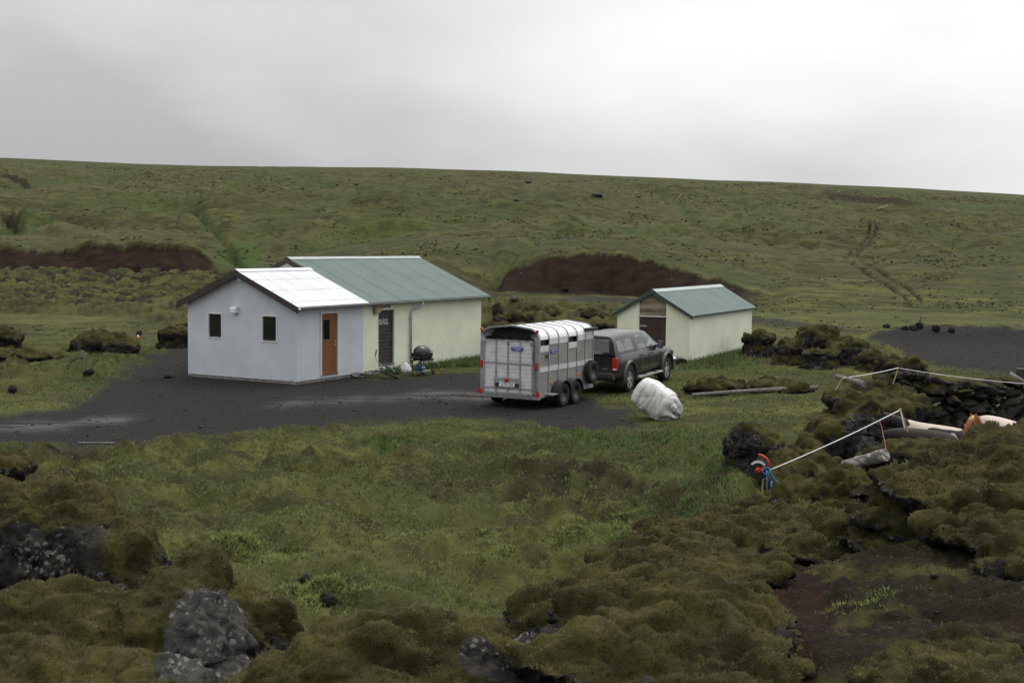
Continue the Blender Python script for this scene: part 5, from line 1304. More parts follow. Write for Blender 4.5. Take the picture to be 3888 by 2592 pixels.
blob_rock('big mossy lava outcrop right of the shed', [(1880, 780, 53, .95, .9, .66), (1822, 797, 53, .85, .8, .42), (1950, 800, 52, .95, .8, .42), (1885, 812, 51, .8, .7, .3)], 0.07, 25, .0, 1.1)
blob_rock('mossy rock closing the right end of the outcrop', [(2005, 822, 50, .62, .6, .32), (1985, 835, 48, .5, .5, .22)], 0.06, 26, .05, 1.1)
blob_rock('low mossy rock against the far corner of the shed', [(1752, 775, 56, .55, .6, .34), (1725, 778, 57, .4, .5, .28)], 0.06, 27, .0, 1.1)
blob_rock('turf hummock with bare top behind the white bale', [(1640, 892, 42, 1.0, .7, .40), (1600, 900, 42.5, .6, .6, .25), (1690, 893, 42.5, .6, .6, .3)], 0.06, 28, .05, .9, m_darkrock, 'turf_hummock', cat='hummock')
blob_rock('turf hummock with dark crest above the long pole', [(1775, 890, 42, .95, .7, .33), (1830, 897, 41.5, .6, .5, .25)], 0.06, 29, .05, .9, m_darkrock, 'turf_hummock', cat='hummock')
# moss cushions swelling out of the near slope
cush = []; rc_ = random.Random(17)
for (px, py, d, r) in ((1300, 1462, 7.4, .30), (1400, 1412, 8.4, .32), (1500, 1360, 9.6, .36), (1580, 1300, 11, .38), (1660, 1235, 13, .40), (1420, 1500, 6.6, .26), (1550, 1425, 7.6, .32), (1610, 1365, 8.8, .30), (1650, 1475, 6.5, .24), (1510, 1555, 5.7, .24), (1350, 1535, 5.9, .22),
                       (1630, 1570, 5.5, .24), (1700, 1425, 7.0, .16), (1820, 1250, 11.5, .30), (1900, 1262, 11, .34), (2100, 1190, 9.6, .30), (2200, 1135, 9.9, .36), (2280, 1098, 10.2, .34), (2150, 1110, 10.3, .32), (2330, 1070, 10.6, .36), (2050, 1240, 9.2, .24), (2250, 1210, 8.9, .28),
                       (2335, 1150, 9.5, .34), (2090, 1135, 10.4, .26), (1480, 1440, 7.6, .22), (1590, 1520, 6.1, .20), (1380, 1460, 7.2, .2), (2420, 1080, 10.5, .4), (2230, 1060, 10.8, .26), (1960, 1205, 11.4, .22), (1760, 1205, 14, .34), (1700, 1190, 15, .3),
                       (2250, 1500, 6.1, .2), (2340, 1300, 8.0, .22), (2300, 1240, 8.6, .26)):
    g = gp(px, py, d * .75, d * 1.4)
    for k in range(3):
        q = r * (1.0 if k == 0 else rc_.uniform(.45, .7)); ox, oy = (0, 0) if k == 0 else (rc_.uniform(-.8, .8) * r, rc_.uniform(-.6, .6) * r)
        X, Y = g[0] + ox, g[1] + oy; zq = H1(X, Y) + q * .06
        pr = project(np.array([[X, Y, zq]])); cush.append((float(pr[0][0]), float(pr[1][0]), Y, q * rc_.uniform(1.2, 1.9), q * rc_.uniform(1.0, 1.7), q * rc_.uniform(.26, .38)))
blob_rock('soft moss cushions swelling out of the near slope', cush, 0.024, 57, .25, .9, m_rock, 'moss_cushions', fuzz=True, cat='moss', size=.36, kind='stuff')
# left background
blob_rock('broad dark boulder left of the house', [(230, 795, 54, 1.25, 1.0, .72), (278, 803, 53, .75, .6, .5), (195, 808, 54, .8, .6, .4)], 0.075, 30, -.22, 1.1, m_darkrock)
blob_rock('mossy boulder cut by the left edge beyond the road', [(5, 775, 54, .90, .8, .52), (-40, 770, 54, .9, .8, .5)], 0.075, 31, .0, 1.1, m_darkrock)
blob_rock('low dark bank with overhanging turf at the left edge', [(40, 862, 46.5, 1.1, .8, .38), (-60, 865, 46.5, 1.1, .8, .4), (100, 872, 46, .5, .6, .22)], 0.07, 32, .05, 1.0, m_darkrock)
blob_rock('flat mossy rock between the left boulder and the bank', [(70, 818, 50, 1.2, .8, .28), (-20, 815, 50.5, 1.1, .8, .3)], 0.07, 33, .1, 1.0)
blob_rock('dark rock heap at the left corner of the house', [(400, 768, 58, .75, .7, .38), (425, 755, 59, .5, .5, .35)], 0.07, 34, -.15, 1.1, m_darkrock)
# between house and shed
blob_rock('upright stone with yellow-green moss cap beside the house corner', [(1143, 715, 58, .24, .3, .40), (1147, 735, 57.5, .34, .4, .3)], 0.04, 36, -.25, .9)
for i, (px, py, d, r, lab) in enumerate(((1138, 752, 55, .62, 'rounded mossy rock just right of the house end'), (1192, 752, 55, .48, 'mossy rock behind the left half of the trailer roof'), (1262, 747, 56, .72, 'cleft mossy rock behind the middle of the trailer roof'),
                                         (1322, 752, 56, .50, 'mossy rock behind the front of the trailer'), (1372, 740, 59, .42, 'small dark mossy rock behind the pickup canopy'), (1250, 714, 66, .8, 'mossy hump in the middle of the lava strip'),
                                         (1345, 718, 66, .75, 'mossy hump left of the shed roof'), (1180, 722, 63, .55, 'flat mossy rock behind the upright stone'))):
    blob_rock(lab, [(px, py + 4, d, r * 1.35, r * 1.1, r * .5), (px + 22, py + 8, d - .4, r, r * .9, r * .4), (px - 20, py + 9, d - .3, r * .9, r * .8, r * .36)], 0.055, 40 + i, .05, 1.15, m_darkrock)
# small stones, each shaped a little differently
def small_rock(px, py, d, w, h_, label, mat=m_darkrock, seed=0, moss=-.6, gnd=True):
    iv, iff = ico(3); P = iv * np.array([w / 2, w / 2.2, h_ / 2])
    P = P * (1 + 0.45 * fbm3(iv * 1.6 + seed * 7.7, 3, seed))[:, None]
    p = gp(px, py, d * .8, d * 1.3) if gnd else at(px, py, d)
    me = fast_mesh('loose_rock', P, iff); add_attr(me, 'moss', sstep(0.3, .8, iv[:, 2] + moss + .3 * fbm3(iv * 2, 2, seed)))
    o = link_mesh('loose_rock', me, mat); o.location = (float(p[0]), float(p[1]), float(p[2]) + h_ * 0.28); o.rotation_euler = (0, 0, seed * 1.3)
    return tag(o, label, 'rock')
for i, (px, py, d, w, h_, lab) in enumerate((
        (705, 1340, 16, .22, .16, 'small mossy stone among pale plants in the meadow'), (752, 1388, 15, .24, .20, 'dark stone in the near meadow below the pale plants'),
        (1804, 826, 50, .35, .36, 'lone dark stone on the grass right of the shed'), (2036, 752, 70, .36, .26, 'leftmost of the dark clods above the black gravel'), (2078, 757, 70, .4, .28, 'second dark clod above the black gravel'),
        (2096, 757, 70, .42, .3, 'third dark clod above the black gravel, wide'), (2112, 754, 70, .4, .45, 'tallest dark clod above the black gravel'), (2151, 760, 70, .4, .4, 'dark clod standing alone right of the tall one'),
        (2186, 763, 70, .35, .3, 'rightmost small dark clod above the black gravel'), (1213, 419, 300, 1.5, .6, 'dark rock high on the hill near the skyline'), (1372, 451, 250, 1.8, .7, 'widest grey rock on the upper hill'),
        (1187, 461, 240, 1.0, .4, 'small grey rock on the hill left of the wide one'), (1466, 453, 250, .8, .35, 'tiny grey rock on the hill right of the wide one'), (820, 427, 290, 1.5, .4, 'flat grey rock on the hill above the house'),
        (775, 425, 290, .8, .3, 'small grey rock left of the flat one on the hill'), (205, 862, 45, .40, .30, 'dark stone at the foot of the left bank'), (28, 900, 42, .3, .26, 'dark round stone near the road at the left edge'),
        (385, 868, 40, .28, .14, 'flat dark stone on the gravel left of the house'), (1565, 838, 46, .45, .38, 'dark stone on the grass in front of the pickup'), (2145, 1325, 8, .05, .03, 'pebble lying on the dark slope'),
        (1810, 1480, 6.2, .09, .06, 'grey stone lying on the red footpath'), (320, 770, 60, .35, .30, 'dark stone right of the broad boulder'), (1300, 668, 90, .5, .35, 'stone at the foot of the brown bank'), (1180, 690, 80, .5, .3, 'grey stone beside the track under the bank'))):
    small_rock(px, py, d, w, h_, lab, m_greystone if ('grey' in lab or 'hill' in lab) else m_darkrock, 60 + i, -.6)

# ------------------------------------------------------------------ dry stone wall of the corral
wall = thing('dry_stone_wall', 'mossy dry stone corral wall behind the horses', 'stone wall', (12.5, 33.5, 0.0))
variants = []
for k in range(10):
    iv, iff = ico(2); q = iv * (1 + .40 * fbm3(iv * 1.4 + k * 5.1, 2, k + 3))[:, None]
    q = np.round(q * 2.6 + .3 * fbm3(iv * 3, 2, k + 40)[:, None]) / 2.6 * .45 + q * .55
    me = fast_mesh('stone', q * .5, iff, smooth=False); add_attr(me, 'moss', sstep(.35, .8, iv[:, 2] + .4 * fbm3(iv * 1.5, 2, k)) * .9); me.materials.append(m_rock if k % 3 else m_darkrock); variants.append(me)
rr = random.Random(5)
xw = -3.0
for course in range(6):
    x = -3.1 + rr.uniform(0, .2)
    while x < 4.6:
        w_ = rr.choice((.2, .26, .34, .45, .62, .8)) * (1.15 if course < 2 else .9); hh = rr.uniform(.26, .36) * (1.2 if course < 2 else .85)
        o = bpy.data.objects.new('stone', variants[rr.randrange(10)]); COL.objects.link(o); o.parent = wall
        X = 12.5 + x + w_ / 2; Y = 33.5 + .25 * math.sin(x * .7)
        g = H1(X, Y)
        z = g + .10 + course * .225 + rr.uniform(-.04, .04)
        if course == 5 and rr.random() < .45: x += w_; continue
        o.location = (x + w_ / 2, Y - 33.5 + rr.uniform(-.08, .08) + .05 * course, z); o.scale = (w_ * 1.15, rr.uniform(.5, .75), hh * 1.2)
        o.rotation_euler = (rr.uniform(-.25, .25), rr.uniform(-.35, .35), rr.uniform(-.4, .4))
        x += w_ * .92

# ------------------------------------------------------------------ wrapped bale
def bale():
    n_a, n_b = 128, 96; V = []
    R, L = .47, .52
    for j in range(n_b + 1):
        v = j / n_b * PI; cz_, sz_ = math.cos(v), math.sin(v)
        ez = math.copysign(abs(cz_) ** .55, cz_); er = abs(sz_) ** .42
        for i in range(n_a):
            a = 2 * PI * i / n_a
            ca, sa = math.cos(a), math.sin(a)
            fold = -.075 * (1 - abs(math.sin(ez * 5.0 + .5 * math.sin(a * 2 + 1)))) ** 2.5 - .035 * (1 - abs(math.sin(ez * 11 + .9 * math.sin(a * 3) + .5 * a))) ** 3 - .03 * (1 - abs(math.sin(a * 2.5 + 2 * ez))) ** 4
            e = .8
            x = math.copysign(abs(ca) ** e, ca); y = math.copysign(abs(sa) ** e, sa)
            r = R * er * (1 + fold * (0.35 + .65 * er))
            V.append((x * r, y * r * .95, ez * L * 1.28))
    F = [(j * n_a + i, j * n_a + (i + 1) % n_a, (j + 1) * n_a + (i + 1) % n_a, (j + 1) * n_a + i) for j in range(n_b) for i in range(n_a)]
    P = np.array(V); q = fbm3(P * 3.1 + 4, 4, 3); P = P * (1 + .035 * q)[:, None]
    # gathered, torn end where the film was tied
    t_ = sstep(.30, .62, P[:, 2]); ang = np.arctan2(P[:, 1], P[:, 0])
    P[:, 2] += t_ * (.10 * np.sin(ang * 7 + 1) + .08 * fbm3(P * 6, 3, 9)); P[:, :2] *= (1 - .30 * t_ + .04 * t_ * np.sin(ang * 11))[:, None]
    return P, np.array(F)
P, F = bale()
n = N('dirty_film_crease_shade')
gl = n.ramp(n.noise(3.2, 6, .7, n.scale(n.coord(), (1, 1, 3.4))), .44, .70)
gl = n.math('MAXIMUM', gl, n.math('MULTIPLY', n.ramp(n.noise(2.0, 5, .6, n.scale(n.coord(), (.7, .7, 7.0)), .6), .54, .62), .8))  # narrow dark bands paint crease shade into the film, over its grime
c_ = n.mix(n.math('MULTIPLY', gl, .75), (0.62, 0.62, 0.61), (0.24, 0.21, 0.15))
gz = n.new('ShaderNodeSeparateXYZ'); n.t.links.new(n.coord(), gz.inputs[0])
n.bump(n.noise(9, 5, .65, n.scale(n.coord(), (.5, .5, 2.2))), .8, .03)
m_film = n.out(c_, .38, 0, .4)
bl_p = gp(1505, 968, 28, 40)
bale_o = link_mesh('wrapped_bale', fast_mesh('wrapped_bale', P, F), m_film)
axis = Vector((.80, -.30, -.52)).normalized()
bale_o.rotation_euler = axis.to_track_quat('Z', 'X').to_euler()
bpy.context.view_layer.update()
zmin = min((bale_o.rotation_euler.to_matrix() @ v.co).z for v in bale_o.data.vertices)
bale_o.location = (bl_p[0] + .08, bl_p[1] + .45, H1(bl_p[0], bl_p[1] + .45) - zmin - .05)
tag(bale_o, 'crumpled white plastic-wrapped bale lying on the grass', 'bale')

# ------------------------------------------------------------------ things along the house wall
def hloc(u, v):                                     # along the long wall, out from it (v < 0 is outside)
    sx, sy = math.sin(HOUSE['hd']), math.cos(HOUSE['hd'])
    return HOUSE['x'] + u * sx - v * sy, HOUSE['y'] + u * sy + v * sx
hrot = PI / 2 - HOUSE['hd']
# gas grill
_g = gp(969, 862, 38, 56); gx, gy = _g[0], _g[1]; print('grill uv', local_uv(HOUSE, gx, gy)); g_p = (gx, gy, H1(gx, gy))
gr = thing('gas_grill', 'black lidded gas grill on a trolley by the pale green wall', 'grill', g_p, hrot)
m_grill = M('black_enamel', (0.014, 0.014, 0.015), 0.38, 0, .2, 6)
rings = []
for q in np.linspace(-1, 1, 9):
    k_ = (1 - abs(q) ** 3.2) ** .5 if abs(q) < 1 else 0.02
    rings.append([(q * .36, .24 * math.cos(a) * (0.35 + .65 * k_), .84 + .25 * math.sin(a) * (0.25 + .75 * k_)) for a in np.linspace(0, PI, 11)])
MB().loft(rings).build('lid', m_grill, gr, smooth=True, angle=60)
MB().loft([[(x, .25 * s_, z) for x, s_ in ((-.37 * w_, -1 * w_), (.37 * w_, -1 * w_), (.37 * w_, 1 * w_), (-.37 * w_, 1 * w_))] for z, w_ in ((.56, .72), (.66, .95), (.83, 1.0))]).build('firebox', m_grill, gr, bevel=.02)
MB().tube([(-.22, -.28, .90), (-.22, -.32, .90), (.22, -.32, .90), (.22, -.28, .90)], .014, 8).build('lid_handle', m_black, gr)
for s in (-1, 1): MB().tube([(s * .36, -.02, .90), (s * .41, -.02, .90)], .012, 6).build('lid_pivot', m_galv, gr)
MB().box(-.56, -.37, -.20, .16, .66, .69).build('side_shelf', m_black, gr, bevel=.01); MB().box(.37, .50, -.20, .16, .56, .60).build('side_shelf', m_black, gr, bevel=.01)
MB().box(-.42, .42, -.22, -.18, .53, .58).box(-.42, .42, .16, .20, .53, .58).build('frame_rail', m_black, gr)
for sx in (-.37, .37):
    for sy in (-.19, .17): MB().tube([(sx, sy, .06 if sx > 0 else 0.0), (sx, sy, .56)], .018, 8).build('leg', m_black, gr)
MB().box(-.36, .36, -.18, .16, .15, .17).build('bottom_shelf', m_galv, gr)
for sy in (-.23, .21): MB().lathe([(.085, sy - .02), (.085, sy + .02)], 18, 'y', (.40, 0, .085)).build('wheel', m_tyre, gr)
MB().box(.06, .14, -.24, -.21, .45, .52).build('control_knob', m_black, gr)
MB().tube([(-.30, -.10, .53), (-.33, -.12, .40), (-.30, -.10, .28), (-.20, -.05, .46)], .010, 6).build('gas_hose', M('orange_hose', (.42, .12, .03), .5), gr, smooth=True)
gb = thing('gas_bottle', 'small blue gas bottle on the lower shelf of the grill', 'gas bottle', g_p, hrot)
MB().lathe([(.0, .172), (.12, .172), (.14, .20), (.14, .36), (.12, .41), (.05, .44), (.03, .46), (0, .46)], 24, 'z', (-.14, 0, 0)).build('cylinder', M('blue_enamel', (.022, .085, .22), .4, 0, .1), gb, smooth=True, angle=50)
MB().tube([(-.14, 0, .45), (-.14, 0, .52)], .02, 8).tube([(-.20, 0, .50), (-.08, 0, .50)], .016, 8).build('valve', m_black, gb)
MB().box(-.20, -.15, -.150, -.128, .29, .33).box(-.10, -.04, -.145, -.122, .29, .34).build('label', m_platewhite, gb)
# carrier bag
_g = gp(931, 856, 38, 56); bx_, by_ = _g[0], _g[1]; print('bag uv', local_uv(HOUSE, bx_, by_))
iv, iff = ico(4)
q = iv.copy(); tz = np.clip((q[:, 2] + 1) / 2, 0, 1)
q[:, :2] *= (1.05 - .62 * tz ** 1.6)[:, None]; q = q * np.array([.24, .18, .20]); q *= (1 + .22 * fbm3(iv * 2.4, 3, 4) + .10 * np.abs(fbm3(iv * 6, 2, 8)))[:, None]
me = fast_mesh('carrier_bag', q, iff); bag = link_mesh('carrier_bag', me, M('white_carrier_bag', (.66, .65, .64), .45, 0, .12, 6, .4)); bag.location = (bx_, by_, H1(bx_, by_) + .17)
tag(bag, 'crumpled white carrier bag on the ground below the downpipe', 'bag')
# bicycle lying on its side
bi_p = gp(858, 868, 38, 50); print('bike uv', local_uv(HOUSE, bi_p[0], bi_p[1]))
m_bike = M('dark_bike_frame', (.02, .024, .03), .4, .2); m_bluebike = M('blue_bike_guard', (.03, .06, .14), .4)
bike = thing('bicycle', 'small dark bicycle lying on its side by the house corner', 'bicycle', (bi_p[0], bi_p[1], H1(bi_p[0], bi_p[1])), -.18)
def bike_wheel(cx_, cy_, cz_, r, tx_, ty_):
    rot = Matrix.Rotation(tx_, 3, 'X') @ Matrix.Rotation(ty_, 3, 'Y')
    w = bpy.data.objects
    ring = [rot @ Vector((r * math.cos(a), r * math.sin(a), 0)) + Vector((cx_, cy_, cz_)) for a in np.linspace(0, 2 * PI, 25)[:-1]]
    wh = MB().tube(ring, .034, 8, closed=True).build('wheel', m_tyre, bike, smooth=True)
    MB().tube([rot @ Vector((r * .87 * math.cos(a), r * .87 * math.sin(a), 0)) + Vector((cx_, cy_, cz_)) for a in np.linspace(0, 2 * PI, 25)[:-1]], .012, 6, closed=True).build('rim', m_galv, wh, smooth=True)
    s_ = MB()
    for k in range(12):
        a = 2 * PI * k / 12; s_.tube([Vector((cx_, cy_, cz_)), rot @ Vector((r * .87 * math.cos(a), r * .87 * math.sin(a), 0)) + Vector((cx_, cy_, cz_))], .003, 4, caps=False)
    s_.build('spokes', m_galv, wh)
bike_wheel(-.52, -.12, .08, .25, .16, .12)
bike_wheel(.62, -.02, .12, .27, -.2, .30)
MB().tube([(-.52, -.12, .08), (-.20, -.02, .16), (.10, .10, .22), (.36, .16, .24)], .02, 8).build('frame', m_bike, bike, smooth=True)
MB().tube([(-.20, -.02, .16), (-.22, .22, .22)], .018, 8).tube([(-.22, .22, .22), (.34, .20, .26)], .018, 8).tube([(-.52, -.12, .08), (-.22, .22, .22)], .012, 6).build('frame', m_bike, bike, smooth=True)
MB().tube([(.36, .16, .24), (.50, .08, .18), (.62, -.02, .12)], .016, 8).build('fork', m_bike, bike, smooth=True)
MB().tube([(.30, .20, .26), (.22, .22, .42), (.05, .20, .62), (.0, .18, .78), (.05, .16, .96)], .014, 8).build('handlebar', m_galv, bike, smooth=True)
MB().tube([(.02, .17, .80), (.06, .155, .99)], .021, 8).build('grip', m_black, bike)
MB().tube([(.22, .22, .42), (.10, .05, .30), (-.08, -.02, .20)], .013, 8).build('handlebar', m_galv, bike, smooth=True)
MB().lathe([(.0, -.03), (.07, -.02), (.09, .0), (.05, .03), (0, .03)], 12, 'z', (.20, .30, .30)).build('saddle', m_black, bike, smooth=True)
MB().tube([(.40, .10, .40), (.55, .12, .38), (.72, .02, .28), (.80, -.06, .2)], .03, 8).build('mudguard', m_bluebike, bike, smooth=True)
MB().lathe([(.09, -.006), (.09, .006)], 16, 'z', (-.14, -.01, .17)).build('chain_ring', m_galv, bike)
MB().bar((-.14, -.01, .17), (-.30, .08, .20), .02, .012).build('pedal_crank', m_black, bike); MB().box(-.36, -.27, .05, .11, .19, .215).build('pedal', m_black, bike)

# ------------------------------------------------------------------ posts, poles and logs
def log_obj(p0, p1, r0, r1, label, mat=None, name='log', seed=0, n=12):
    p0, p1 = np.array(p0, float), np.array(p1, float); L_ = np.linalg.norm(p1 - p0); k = max(6, int(L_ / .12)); pts = []; rs2 = []
    rg = random.Random(seed); bend = np.array([rg.uniform(-1, 1), rg.uniform(-1, 1), rg.uniform(-.5, .5)]) * .012 * L_
    for i in range(k + 1):
        t_ = i / k; pts.append(p0 + (p1 - p0) * t_ + bend * math.sin(t_ * PI) - p0); rs2.append((r0 + (r1 - r0) * t_) * (1 + .06 * math.sin(i * 2.1 + seed)))
    o = MB().tube(pts, rs2, n).build(name, mat or m_grey_wood, None, smooth=True, angle=50); o.location = [float(v) for v in p0]
    return tag(o, label, 'log' if name == 'log' else 'pole')
a_, b_ = gp(1590, 914, 30, 50), gp(1882, 921, 30, 50)
b_[1] = a_[1] + .5; b_[0] = (1882 - 1176) / 3002 * b_[1]
a_[2] = H1(a_[0], a_[1]) + .10; b_[2] = H1(b_[0], b_[1]) + .16
log_obj(a_, b_, .055, .075, 'long weathered pole lying on the grass right of the bale', m_grey_wood, 'wooden_pole', 1)
log_obj(at(1922, 864, 29.5), at(1985, 882, 28.6), .055, .07, 'short grey log leaning over the fence rocks', m_grey_wood, 'log', 2)
n = N('split_bleached_log'); zz_n = n.noise(1.0, 5, .65, n.scale(n.coord(), (6, 6, 16)), .5)
m_bleached = n.out(n.mix(n.ramp(zz_n, .42, .6), (0.115, 0.105, 0.095), (0.36, 0.34, 0.315)), .85, 0, .2)
log_obj(at(1940, 1070, 19.0), at(2034, 1044, 18.4), .085, .09, 'thick split driftwood log with bleached underside by the fence', m_bleached, 'log', 3)
# weathered post with a black cable left of the house
pp = gp(190, 850, 40, 60)
po = thing('marker_post', 'thin grey wooden post with black cable left of the gravel yard', 'post', pp)
MB().box(-.045, .045, -.045, .045, -.1, .70).build('post', m_grey_wood, po, bevel=.01)
MB().tube([(.06, -.05, .42), (-.02, -.06, .44), (-.22, -.06, .43), (-.38, -.06, .30), (-.50, -.05, .10), (-.55, -.05, -.02)], .022, 8).build('cable', m_black, po, smooth=True)
pp = gp(317, 778, 45, 70)
fl = thing('orange_float', 'small orange and white plastic float by the dark boulder', 'float', pp)
MB().lathe([(0, 0), (.12, .01), (.14, .10), (.10, .18)], 14, 'z').build('base', M('orange_plastic', (.55, .11, .02), .5), fl, smooth=True)
MB().lathe([(.10, .18), (.08, .27), (.03, .32), (0, .33)], 14, 'z').build('cap', m_platewhite, fl, smooth=True)
fl.scale = (.5, .5, .6)
pp = gp(222, 1019, 24, 40)
o = MB().bar((-.42, 0, .02), (.42, .04, .02), .06, .03).build('plank', m_grey_wood); o.location = [float(v) for v in pp]; tag(o, 'pale weathered board lying along the near road edge', 'board')
pp = gp(2028, 482, 150, 300)
o = MB().bar((-1.0, 0, .15), (1.0, .3, .75), .5, .2).build('board', m_translucent); o.location = [float(v) for v in pp]; tag(o, 'pale board lying on the hill at the top of the ruts', 'board')
# gate post at the right edge with a leaning rail
gp_ = at(2342, 905, 34.5); gz_ = H1(gp_[0], gp_[1])
gt = thing('gate_post', 'dark wooden gate post with leaning rail at the right edge', 'post', (gp_[0], gp_[1], gz_))
MB().box(-.10, .10, -.09, .09, -.1, at(2342, 846, 34.5)[2] - gz_).build('post', m_darkdoor, gt, bevel=.01)
r0_, r1_ = at(2318, 858, 34.2), at(2375, 893, 33.9)
MB().tube([Vector(r0_ - np.array([gp_[0], gp_[1], gz_])), Vector(r1_ - np.array([gp_[0], gp_[1], gz_]))], .07, 10).build('rail', m_grey_wood, gt, smooth=True)

# ------------------------------------------------------------------ electric fence
m_yellow = M('yellow_plastic_stake', (.36, .29, .10), .5, 0, .1)
m_tape = M('white_fence_tape', (.66, .67, .68), .5, 0, .08, 12)
m_redtape = M('red_cord', (.20, .025, .025), .7)
m_bluecord = M('blue_baler_twine', (.05, .26, .48), .6)
def stake(px0, py0, px1, py1, d, label):
    """bottom pixel, top pixel"""
    b0, t0 = at(px0, py0, d), at(px1, py1, d)
    o = thing('fence_stake', label, 'fence stake', b0, group='yellow stakes of the tape fence')
    v = t0 - b0
    MB().tube([(-v[0] * .12, 0, -v[2] * .12), tuple(v)], .013, 8).build('shaft', m_yellow, o)
    MB().tube([tuple(v), tuple(v * 1.05)], .024, 8).build('insulator', m_yellow, o)
    return t0
s1 = stake(1749, 1158, 1753, 1085, 20.6, 'upright yellow stake carrying the fence reel')
s2 = stake(2083, 986, 2068, 941, 22.8, 'yellow stake leaning left in front of the black horses')
s3 = stake(1921, 893, 1935, 868, 29.0, 'short yellow stake beside the leaning log')
s4 = stake(2049, 889, 2063, 845, 31.5, 'yellow stake in front of the leaning lava tower')
s5 = at(2420, 885, 34.0)
def rope(pts, r, label, mat, name='fence_tape', sag=0.0):
    pts = [np.array(p, float) for p in pts]; out = []
    for a, b in zip(pts[:-1], pts[1:]):
        for k in range(12):
            t_ = k / 12; out.append(a + (b - a) * t_ - np.array([0, 0, sag * 4 * t_ * (1 - t_)]))
    out.append(pts[-1]); o_ = out[0].copy()
    o = MB().tube([p - o_ for p in out], r, 6).build(name, mat, None, smooth=True); o.location = [float(v) for v in o_]
    return tag(o, label, 'fence tape')
rope([s1 + np.array([.05, 0, .02]), s2], .0085, 'white electric fence tape stretched from the reel up past the log', m_tape, sag=.03)
rope([s3, s4], .0095, 'white fence tape between the two far yellow stakes', m_tape, sag=.02)
rope([s4, s5], .0095, 'long white fence tape running to the gate post at right', m_tape, sag=.06)
rope([s2, at(2078, 985, 22.7)], .008, 'loose white tape end hanging from the leaning stake', m_tape)
t0_ = at(2020, 966, 22.4)
o = rope([t0_, at(2026, 985, 21.6), at(2036, 1034, 18.4)], .006, 'red cord tied from the fence tape to the driftwood log', m_redtape, 'red_cord')
# reel
rc = at(1743, 1078, 20.5)
reel = thing('fence_reel', 'black and red fence-tape reel hung on the first stake', 'reel', rc, -.35)
MB().lathe([(.0, -.06), (.15, -.06), (.155, -.05), (.155, -.04), (.10, -.035), (.10, .035), (.155, .04), (.155, .05), (.15, .06), (0, .06)], 28, 'y').build('drum', M('reel_black', (.010, .010, .011), .45), reel, smooth=True, angle=40)
MB().lathe([(.10, -.032), (.128, -.03), (.128, .03), (.10, .032)], 28, 'y').build('wound_tape', m_tape, reel, smooth=True)
rg = []
for a in np.linspace(math.radians(40), math.radians(140), 9): rg.append([(.150 * math.cos(a), -.0625, .150 * math.sin(a)), (.118 * math.cos(a), -.0625, .118 * math.sin(a)), (.118 * math.cos(a), -.066, .118 * math.sin(a)), (.150 * math.cos(a), -.066, .150 * math.sin(a))])
MB().loft(rg).build('tape_edge', m_tape, reel)
m_redp = M('red_plastic', (.45, .025, .02), .4)
MB().lathe([(.05, -.061), (.045, -.085), (0, -.085)], 14, 'y').build('hub', m_redp, reel, smooth=True)
MB().bar((0, -.088, 0), (.10, -.088, .05), .05, .02, (0, 1, 0)).build('crank', m_redp, reel)
MB().tube([(.15, -.02, .04), (.16, -.02, .12), (.12, -.02, .19), (.05, -.02, .23), (-.01, -.02, .245)], .018, 8).build('handle', m_redp, reel, smooth=True)
# blue twine
K0 = at(1762, 1080, 20.35)
def twine(pts, label, r=.006):
    P_ = [at(*p) for p in pts]; o_ = P_[0].copy()
    return MB().tube([p - K0 for p in P_], r, 5).build(label, m_bluecord, tw, smooth=True)
tw = thing('blue_twine', 'bright blue twine knotted to the reel and dangling in the air', 'twine', K0)
def tpx(x, y, d=20.35): return ((2840 + x / 6.82) * .6049, (1720 + y / 6.82) * .6049, d)
twine([tpx(485, 440), tpx(490, 700), tpx(492, 1000), tpx(492, 1200)], 'hanging_strand')
twine([tpx(490, 1205), tpx(450, 1215), tpx(420, 1290), tpx(415, 1370), tpx(470, 1420), tpx(515, 1380), tpx(480, 1280), tpx(450, 1225)], 'bow_loop')
twine([tpx(310, 1185), tpx(400, 1195), tpx(500, 1210), tpx(560, 1250), tpx(605, 1300)], 'bow_tail')
twine([tpx(480, 440), tpx(530, 570), tpx(600, 700)], 'short_strand'); twine([tpx(610, 720), tpx(605, 850), tpx(625, 940)], 'frayed_end', .012)
twine([tpx(545, 380), tpx(590, 480), tpx(650, 620), tpx(720, 700), tpx(860, 790), tpx(1000, 860)], 'blown_strand')
twine([tpx(380, 400), tpx(375, 470), tpx(430, 550), tpx(480, 480), tpx(420, 340), tpx(520, 380), tpx(590, 410), tpx(550, 540), tpx(500, 460)], 'knot', .009)

